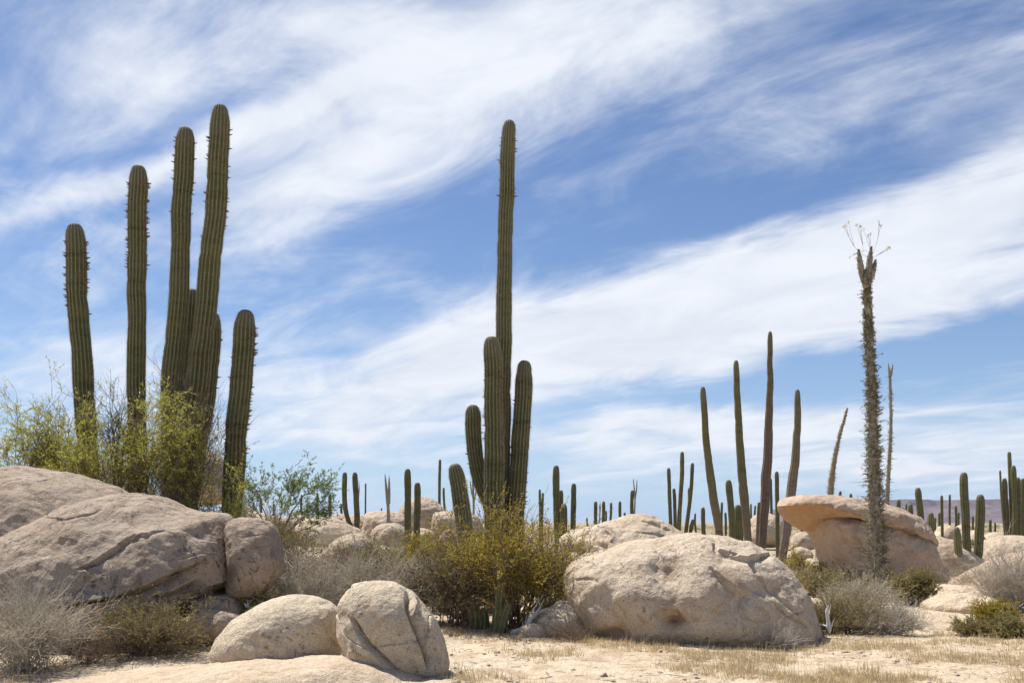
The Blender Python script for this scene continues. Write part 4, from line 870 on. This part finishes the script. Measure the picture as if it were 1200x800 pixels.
shrub('small grey bush below the three-stemmed cardon', 1142, 702, 44, 32, 19.6, seed=66, **dict(DG, stems=40))
shrub('golden-olive ball-shaped bush in the sand at right', 1166, 742, 46, 30, 15.4, seed=67, stems=50, n2=8, n3=6, lpt=10, leaf='leaf_creosote', leafL=.022, leafW=.013, sr=.008, flat=.5)
shrub('low green bush at the lower right edge', 1180, 770, 54, 26, 13.0, seed=68, stems=60, n2=8, n3=6, lpt=9, leaf='leaf_drab', leafL=.022, leafW=.012, flat=.5)
shrub('flat green tuft left of the lower right bush', 1134, 766, 34, 16, 13.3, seed=69, stems=34, n2=7, n3=5, lpt=8, leaf='leaf_drab', leafL=.02, leafW=.01, flat=.5)
shrub('yellow shrub left of the wedge boulder', 931, 672, 28, 30, 28, seed=70, **dict(DO, stems=24, leaf='leaf_creosote'))
shrub('yellowish shrub hugging the left face of the wedge boulder', 962, 690, 22, 34, 25, seed=71, **dict(DO, stems=20, leaf='leaf_creosote'))
shrub('grey shrub between the massive boulder and the brown trunks', 944, 690, 46, 24, 25, seed=72, **dict(DG, stems=30))
shrub('tiny grey shrub in front of the tan boulder', 1104, 682, 26, 18, 26, seed=73, **dict(DG, stems=20))
shrub('dry grey brush behind the knobbly rock', 652, 738, 60, 44, 13.9, seed=74, **dict(DG, stems=36))
shrub('brown dry tuft before the knobbly rock', 672, 762, 50, 20, 12.4, seed=75, stems=40, n2=5, n3=3, twig='twig_brown', sr=.004, rad2=.0025)
shrub('dry twigs heaped against the right end of the massive boulder', 905, 762, 70, 34, 12.2, seed=76, stems=50, n2=6, n3=3, twig='twig_grey', sr=.004, rad2=.0025)
# dead wood
def wood(label, pts, d, r, seed, mat='deadwood'):
    r_ = np.random.default_rng(seed); pw = np.array([P(x, y, d + q) for x, y, q in pts]); sp = spline(pw, .04); n = len(sp); t = np.linspace(0, 1, n)
    rad = r * (1 - .6 * t) * (1 + .25 * fbm(np.stack([t * 7, t * 0 + seed, t * 0], 1), 3)); rad[-1] *= .1; rad[0] *= .3
    acc = Acc(); acc.add(*tubes(sp[None], rad[None], 9))
    for k in range(5):
        i = int(n * r_.uniform(.25, .95)) - 1; e = sp[i] + np.array([r_.normal() * .18, r_.normal() * .12, abs(r_.normal()) * .14 + .04]); m = (sp[i] + e) / 2 + r_.normal(size=3) * .02
        q = spline([sp[i], m, e], .03); acc.add(*tubes(q[None], np.linspace(rad[i] * .5, .003, len(q))[None], 6))
    V, Fs, _ = acc.out(); o = mobj('dead_branch', V, Fs, M[mat], origin=(pw[0][0], pw[0][1], T1(pw[0][0], pw[0][1]))); tag(o, label, 'dead wood')
wood('curved grey dead branch lying under the creosote bush', [(598,742,0),(608,739,0),(618,732,-.1),(623,722,-.1),(634,716,0),(650,712,.1)], 13.1, .05, 1)
wood('bleached stump standing in the olive and yellow bush', [(972,742,0),(971,730,0),(969,716,0),(971,708,0)], 12.9, .035, 2, 'white_wood')
wood('bleached white branch on the sand at the lower right edge', [(1176,756,0),(1186,752,0),(1196,757,0),(1210,764,0)], 13.6, .035, 3, 'white_wood')
wood('short dark snag leaning left of the wedge boulder', [(944,682,0),(941,666,0),(939,652,0)], 27, .07, 4, 'twig_brown')
wood('pale dead twigs beside the olive low bush', [(286,706,0),(292,712,0),(304,708,.1),(312,703,.1)], 12.3, .02, 5, 'white_wood')

# low spiny cacti patch at the foot of the wedge boulder
for k, (x, t) in enumerate([(962,674),(972,671),(979,676),(988,668),(996,674),(1003,666),(1008,676),(954,678)]):
    cactus('little dark finger cactus in the patch below the wedge boulder', [dict(p=[(x, 696), (x + .5, (696 + t) / 2), (x, t)], r=2.6)], 19.5 + (k % 3) * .3, 'cactus_old', 1, group='finger cacti below the wedge boulder', name='finger_cactus') if k == 0 else None
    if k:
        src = [o for o in bpy.data.objects if o.name.startswith('finger_cactus')][0]; c = src.copy(); C.objects.link(c)
        p = P(x, 696, 19.5 + (k % 3) * .3); c.location = (p[0], p[1], T1(p[0], p[1])); c.scale = (1, 1, (696 - t) / 24.0); c.rotation_euler = (rng.normal() * .1, rng.normal() * .1, k)

# ================================================================= GRASS, STONES, DISTANT SCRUB (uncountable)
def grass():
    r = np.random.default_rng(77); n = 40000
    px = r.uniform(-60, 1260, n); py = r.uniform(738, 830, n) ** 1.0
    d = CZ * F / (py - YH); x = (px - 600) / F * d; y = d
    dens = fbm(np.stack([x * .55, y * .8, 0 * x], 1), 3) + .25 * pn(np.stack([x * 3, y * 3, 0 * x], 1))
    left = np.where(px < 530, -.42, 0); keep = dens + left + r.uniform(-.35, .22, n) > .08
    x, y = x[keep], y[keep]; n = len(x); b = 9
    c = np.repeat(np.stack([x, y, terr(x, y) - .005], 1), b, 0) + r.normal(size=(n * b, 3)) * np.array([.035, .035, 0])
    a = r.uniform(0, 6.28, n * b); tl = r.uniform(.1, .9, n * b); dr = np.stack([np.cos(a) * tl, np.sin(a) * tl, np.ones(n * b)], 1); dr /= np.linalg.norm(dr, axis=1, keepdims=True)
    sz = np.repeat(r.uniform(.35, 1.0, n) ** 1.5, b); h = r.uniform(.04, .15, n * b) * sz * np.repeat(np.where(r.uniform(size=n) < .08, 1.8, 1), b)
    tip = c + dr * h[:, None]; s = np.stack([-np.sin(a), np.cos(a), 0 * a], 1) * .0034
    V = np.stack([c - s, c + s, tip + np.array([0, 0, -.01]) + dr * 0], 1).reshape(-1, 3)
    o = mobj('grass', V, np.arange(len(V)).reshape(-1, 3), M['grass'], attrs={'rnd': np.repeat(r.uniform(0, 1, n * b), 3)}, smooth=False)
    tag(o, 'dry straw-coloured grass tufts scattered over the sand', 'grass', kind='stuff')
grass()
def rocks_small():
    r = np.random.default_rng(78); n = 9000; px = r.uniform(-60, 1260, n); py = 695 + 135 * r.uniform(0, 1, n) ** .8
    d = CZ * F / (py - YH); x = (px - 600) / F * d; y = d; z = terr(x, y); D, Q = cubesphere(3)
    keep = fbm(np.stack([x * .8, y * .8, 0 * x + 5], 1), 2) + r.uniform(-.4, .3, n) > -.05; x, y, z = x[keep], y[keep], z[keep]; n = len(x)
    s = .005 + .04 * r.uniform(0, 1, n) ** 9
    sh = r.uniform(.6, 1.3, (n, 1, 3)) * np.array([1, 1, .6]); V = D[None] * s[:, None, None] * sh * (1 + .25 * r.normal(size=(n, len(D), 1))) + np.stack([x, y, z], 1)[:, None]
    F_ = (Q[None] + (np.arange(n) * len(D))[:, None, None]).reshape(-1, 4)
    o = mobj('gravel', V.reshape(-1, 3), F_, M['granite'], smooth=False); tag(o, 'small loose stones and gravel on the sand', 'gravel', kind='stuff')
rocks_small()
def scrub():
    r = np.random.default_rng(79); n = 4200; y = 22 + 420 * r.uniform(0, 1, n) ** 2.0; px = r.uniform(-150, 1350, n); x = (px - 600) / F * y
    keep = ~((px > 1040) & (y < 34)) & ~((px < 270) & (y < 30)) & (fbm(np.stack([x * .1, y * .1, 0 * x], 1), 2) + r.uniform(-.5, .4, n) > -.15)
    x, y = x[keep], y[keep]; n = len(x); z = terr(x, y); w = r.uniform(.3, .8, n) * np.where(y > 60, 1.3, 1) * np.where(y > 150, 1.5, 1); hh = w * r.uniform(.5, .9, n)
    m = 70; a = r.uniform(0, 6.28, (n, m)); rho = np.sqrt(r.uniform(0, 1, (n, m))); hz = np.sqrt(1 - .9 * rho ** 2) * r.uniform(.1, 1, (n, m))
    c = np.stack([x[:, None] + w[:, None] * rho * np.cos(a), y[:, None] + w[:, None] * rho * np.sin(a), z[:, None] + hh[:, None] * hz], 2).reshape(-1, 3)
    v, q = leaves(c, r.normal(size=c.shape) + np.array([0, 0, .4]), np.repeat(.16 * w + .02, m), np.repeat(.05 * w + .01, m))
    o = mobj('desert_scrub', v, q, M['leaf_far'], attrs={'rnd': np.repeat(np.clip(np.repeat(r.uniform(0, 1, n), m) + r.normal(size=n * m) * .15, 0, 1), 4)}, smooth=False)
    tag(o, 'low grey-olive scrub covering the far plain', 'scrub', kind='stuff')
M['leaf_far'] = simple('leaf_far', (.13, .12, .05), (.28, .23, .13), trans=.2, useattr='rnd')
scrub()

def haze():
    m, nt = newmat('haze_air'); v = nt.nodes.new('ShaderNodeVolumePrincipled'); v.inputs['Color'].default_value = (.62, .74, .95, 1); v.inputs['Density'].default_value = .00009; v.inputs['Anisotropy'].default_value = .3
    o = nt.nodes.new('ShaderNodeOutputMaterial'); nt.links.new(v.outputs[0], o.inputs['Volume'])
    lo = np.array([-6100, -1600, -6.0]); hi = np.array([6100, 7100, 75.0])
    V = [[(lo, hi)[i][0], (lo, hi)[j][1], (lo, hi)[k][2]] for i in (0, 1) for j in (0, 1) for k in (0, 1)]
    Q = np.array([[0, 1, 3, 2], [4, 6, 7, 5], [0, 4, 5, 1], [2, 3, 7, 6], [0, 2, 6, 4], [1, 5, 7, 3]])
    ob = mobj('haze', V, Q, m, smooth=False); tag(ob, 'faint blue air between the camera and the distant mesa', 'haze', kind='stuff')
haze()

def litter():
    r = np.random.default_rng(91); n = 3200; px = r.uniform(-40, 1240, n); py = 700 + 120 * r.uniform(0, 1, n); d = CZ * F / (py - YH); x = (px - 600) / F * d; y = d
    k = fbm(np.stack([x * .7, y * .7, 0 * x + 2], 1), 2) + r.uniform(-.4, .4, n) > 0; x, y = x[k], y[k]; n = len(x); z = terr(x, y) + .008
    a = r.uniform(0, 6.28, n); L = r.uniform(.03, .22, n) * r.uniform(.3, 1, n); p0 = np.stack([x, y, z], 1); dr = np.stack([np.cos(a), np.sin(a), r.uniform(0, .18, n)], 1)
    u = np.linspace(0, 1, 4); pl = p0[:, None] + dr[:, None] * (L[:, None] * u)[..., None]; pl += np.cumsum(r.normal(size=pl.shape) * (L * .08)[:, None, None], 1) * np.array([1, 1, .3])
    V, Q = tubes(pl, r.uniform(.0015, .005, (n, 1)) * np.ones((n, 4)), 3)
    o = mobj('plant_litter', V, Q, M['twig_grey']); tag(o, 'fallen dry twigs littering the sand', 'twigs', kind='stuff')
litter()
# ================================================================= LIGHT, SKY, CAMERA
SUN_EL = math.radians(61); SUN_AZ = math.atan2(-.72, .69)      # azimuth from +Y towards +X: behind the scene, to the left
sd = Vector((math.sin(SUN_AZ) * math.cos(SUN_EL), math.cos(SUN_AZ) * math.cos(SUN_EL), math.sin(SUN_EL)))
sun = bpy.data.lights.new('sun', 'SUN'); sun.energy = 5.0; sun.angle = math.radians(.53); sun.color = (1, .955, .88)
so = bpy.data.objects.new('sun', sun); C.objects.link(so); so.rotation_euler = sd.to_track_quat('Z', 'Y').to_euler(); so.location = (0, 0, 30)

w = bpy.data.worlds.new('World'); bpy.context.scene.world = w; w.use_nodes = True
nt = w.node_tree; nt.nodes.clear()
sky = nt.nodes.new('ShaderNodeTexSky'); sky.sky_type = 'NISHITA'; sky.sun_disc = False; sky.sun_elevation = SUN_EL; sky.sun_rotation = SUN_AZ
sky.altitude = 500; sky.air_density = 1.0; sky.dust_density = .3; sky.ozone_density = 1.5
tc = nt.nodes.new('ShaderNodeTexCoord'); sep = nt.nodes.new('ShaderNodeSeparateXYZ'); nt.links.new(tc.outputs['Generated'], sep.inputs[0])
X, Y, Z = sep.outputs
def m2(op, a, b=0., c=None, clamp=False): return math_(nt, op, a, b, c, clamp)
az = m2('ARCTAN2', X, Y); hyp = m2('SQRT', m2('ADD', m2('MULTIPLY', X, X), m2('MULTIPLY', Y, Y))); el = m2('DIVIDE', Z, m2('MAXIMUM', hyp, .05))
def comb(a, b, c=0.):
    n = nt.nodes.new('ShaderNodeCombineXYZ')
    for i, v in enumerate((a, b, c)):
        if isinstance(v, bpy.types.NodeSocket): nt.links.new(v, n.inputs[i])
        else: n.inputs[i].default_value = v
    return n.outputs[0]
def azel(px, py):
    u = (px - 600) / F; v = (YH - py) / F; return math.atan(u), v / math.sqrt(1 + u * u)
# gentle warp so that the cloud edges are never geometric
wn = nt.nodes.new('ShaderNodeTexNoise'); wn.inputs['Scale'].default_value = 3.2; wn.inputs['Detail'].default_value = 5; wn.inputs['Roughness'].default_value = .55
nt.links.new(comb(az, m2('MULTIPLY', el, 1.6), 3.3), wn.inputs['Vector']); ws = nt.nodes.new('ShaderNodeSeparateColor'); nt.links.new(wn.outputs['Color'], ws.inputs[0])
azw = m2('ADD', az, m2('MULTIPLY', m2('SUBTRACT', ws.outputs[0], .5), .16)); elw = m2('ADD', el, m2('MULTIPLY', m2('SUBTRACT', ws.outputs[1], .5), .11))
def band(cx, cy, sx, sy, ang, amp, power=1.0):
    a0, e0 = azel(cx, cy); th = math.radians(ang); k = F
    da = m2('SUBTRACT', azw, a0); de = m2('SUBTRACT', elw, e0); c, s = math.cos(th), math.sin(th)
    u = m2('MULTIPLY', m2('ADD', m2('MULTIPLY', da, c), m2('MULTIPLY', de, s)), k / sx); v = m2('MULTIPLY', m2('ADD', m2('MULTIPLY', da, -s), m2('MULTIPLY', de, c)), k / sy)
    q = m2('ADD', m2('MULTIPLY', u, u), m2('MULTIPLY', v, v))
    return m2('MULTIPLY', m2('POWER', 2.71828, m2('MULTIPLY', q, -1.0)), amp)
bands = [(330,90,330,120,18,.30),(170,190,330,14,27,.40),(440,85,170,16,26,.25),(600,40,230,90,10,.30),(330,250,170,90,35,.30),(470,180,130,40,15,.22),(80,60,120,60,20,.10),
         (250,350,230,26,22,-.22),(300,400,260,26,8,-.2),(60,330,120,30,20,-.10),(720,275,330,50,6,-.22),(1000,110,300,60,12,-.10),(960,225,330,34,16,-.22),(850,70,400,130,6,.13),(150,310,240,50,24,.16),(560,330,200,30,8,-.04),
         (1060,285,330,66,21,.75),(780,360,330,60,14,.72),(480,430,230,48,12,.42),(640,400,200,40,8,.4),(1180,330,170,36,14,.25),
         (960,428,330,22,9,-.62),(1100,400,150,20,8,-.15),(600,470,130,20,4,-.15),(760,495,260,30,3,.55),(1080,515,230,34,-2,.55),(860,540,400,20,0,.22),(1000,590,420,14,0,-.40),(300,560,300,22,5,-.22),
         (120,420,200,36,10,.32),(360,500,200,24,8,.28),(1130,75,120,12,8,.16),(980,0,200,30,0,.08),(20,140,50,110,-20,-.22),(170,150,220,14,27,-.2),(200,228,200,12,25,-.14),(290,310,80,20,20,-.12),(1010,470,240,10,6,.2)]
tot = None
for b in bands:
    g = band(*b); tot = g if tot is None else m2('ADD', tot, g)
# wind-drawn cirrus: noise on the cloud plane, stretched along the wind
zz = m2('ADD', m2('MAXIMUM', Z, 0.0), .16); pxs = m2('DIVIDE', X, zz); pys = m2('DIVIDE', Y, zz)
wa = math.radians(-50); cw, sw = math.sin(wa), math.cos(wa)
al = m2('ADD', m2('MULTIPLY', pxs, cw), m2('MULTIPLY', pys, sw)); ac = m2('SUBTRACT', m2('MULTIPLY', pxs, sw), m2('MULTIPLY', pys, cw))
def cn(sa, sc, z, det=7, rough=.6, dist=.4):
    n = nt.nodes.new('ShaderNodeTexNoise'); n.inputs['Scale'].default_value = 1; n.inputs['Detail'].default_value = det; n.inputs['Roughness'].default_value = rough; n.inputs['Distortion'].default_value = dist
    nt.links.new(comb(m2('MULTIPLY', al, sa), m2('MULTIPLY', ac, sc), z), n.inputs['Vector']); return n.outputs['Fac']
n1 = cn(.6, 1.9, 1.7, 8, .6, .5); n2 = cn(2.4, 13.0, 4.1, 7, .7, .3); n3 = cn(2.4, 4.0, 8.2, 8, .62, .6)
nz = m2('ADD', m2('MULTIPLY', m2('SUBTRACT', n1, .5), 1.0), m2('ADD', m2('MULTIPLY', m2('SUBTRACT', n2, .5), .34), m2('MULTIPLY', m2('SUBTRACT', n3, .5), 1.35)))
dens = m2('ADD', m2('ADD', tot, .18), nz)
r_ = nt.nodes.new('ShaderNodeMapRange'); r_.interpolation_type = 'SMOOTHSTEP'; r_.inputs['From Min'].default_value = -.02; r_.inputs['From Max'].default_value = 1.0; nt.links.new(dens, r_.inputs[0])
cov = r_.outputs[0]
skyc = mix(nt, 1.0, sky.outputs[0], (.85, .97, 1.18), 'MULTIPLY')
lowf = m2('MULTIPLY', m2('POWER', 2.71828, m2('MULTIPLY', m2('MAXIMUM', el, 0.0), -9.0)), .85)
skyc = mix(nt, lowf, skyc, (5.6, 7.6, 10.2))
cloud = (9.1, 9.5, 10.3)
cshade = ramp(nt, n3, [(.3, (.88, .90, .93)), (.6, (1.03, 1.03, 1.03))])
colr = mix(nt, cov, skyc, mix(nt, 1.0, cloud, cshade, 'MULTIPLY'))
bg = nt.nodes.new('ShaderNodeBackground'); bg.inputs['Strength'].default_value = .0645; nt.links.new(colr, bg.inputs[0])
wo = nt.nodes.new('ShaderNodeOutputWorld'); nt.links.new(bg.outputs[0], wo.inputs['Surface'])
w.cycles.sampling_method = 'MANUAL'; w.cycles.sample_map_resolution = 512

cam = bpy.data.cameras.new('camera'); co = bpy.data.objects.new('camera', cam); C.objects.link(co)
cam.sensor_width = 36; cam.lens = 36 * F / 1200; cam.clip_start = .1; cam.clip_end = 40000
co.location = (0, 0, CZ); co.rotation_euler = (math.radians(90), 0, 0); cam.shift_y = (YH - 400) / 1200
sc = bpy.context.scene; sc.camera = co
sc.view_settings.view_transform = 'Standard'; sc.view_settings.look = 'None'; sc.view_settings.gamma = 1; sc.view_settings.exposure = 0.54; sc.view_settings.use_curve_mapping = False
sc.render.engine = 'CYCLES'; sc.cycles.max_bounces = 5; sc.cycles.diffuse_bounces = 3; sc.cycles.transparent_max_bounces = 4
for o in bpy.data.objects:
    if o.parent is None and o.type in ('MESH', 'EMPTY') and 'label' not in o: print('UNLABELLED', o.name)
print('objects', len(bpy.data.objects), 'polys', sum(len(m.polygons) for m in bpy.data.meshes))
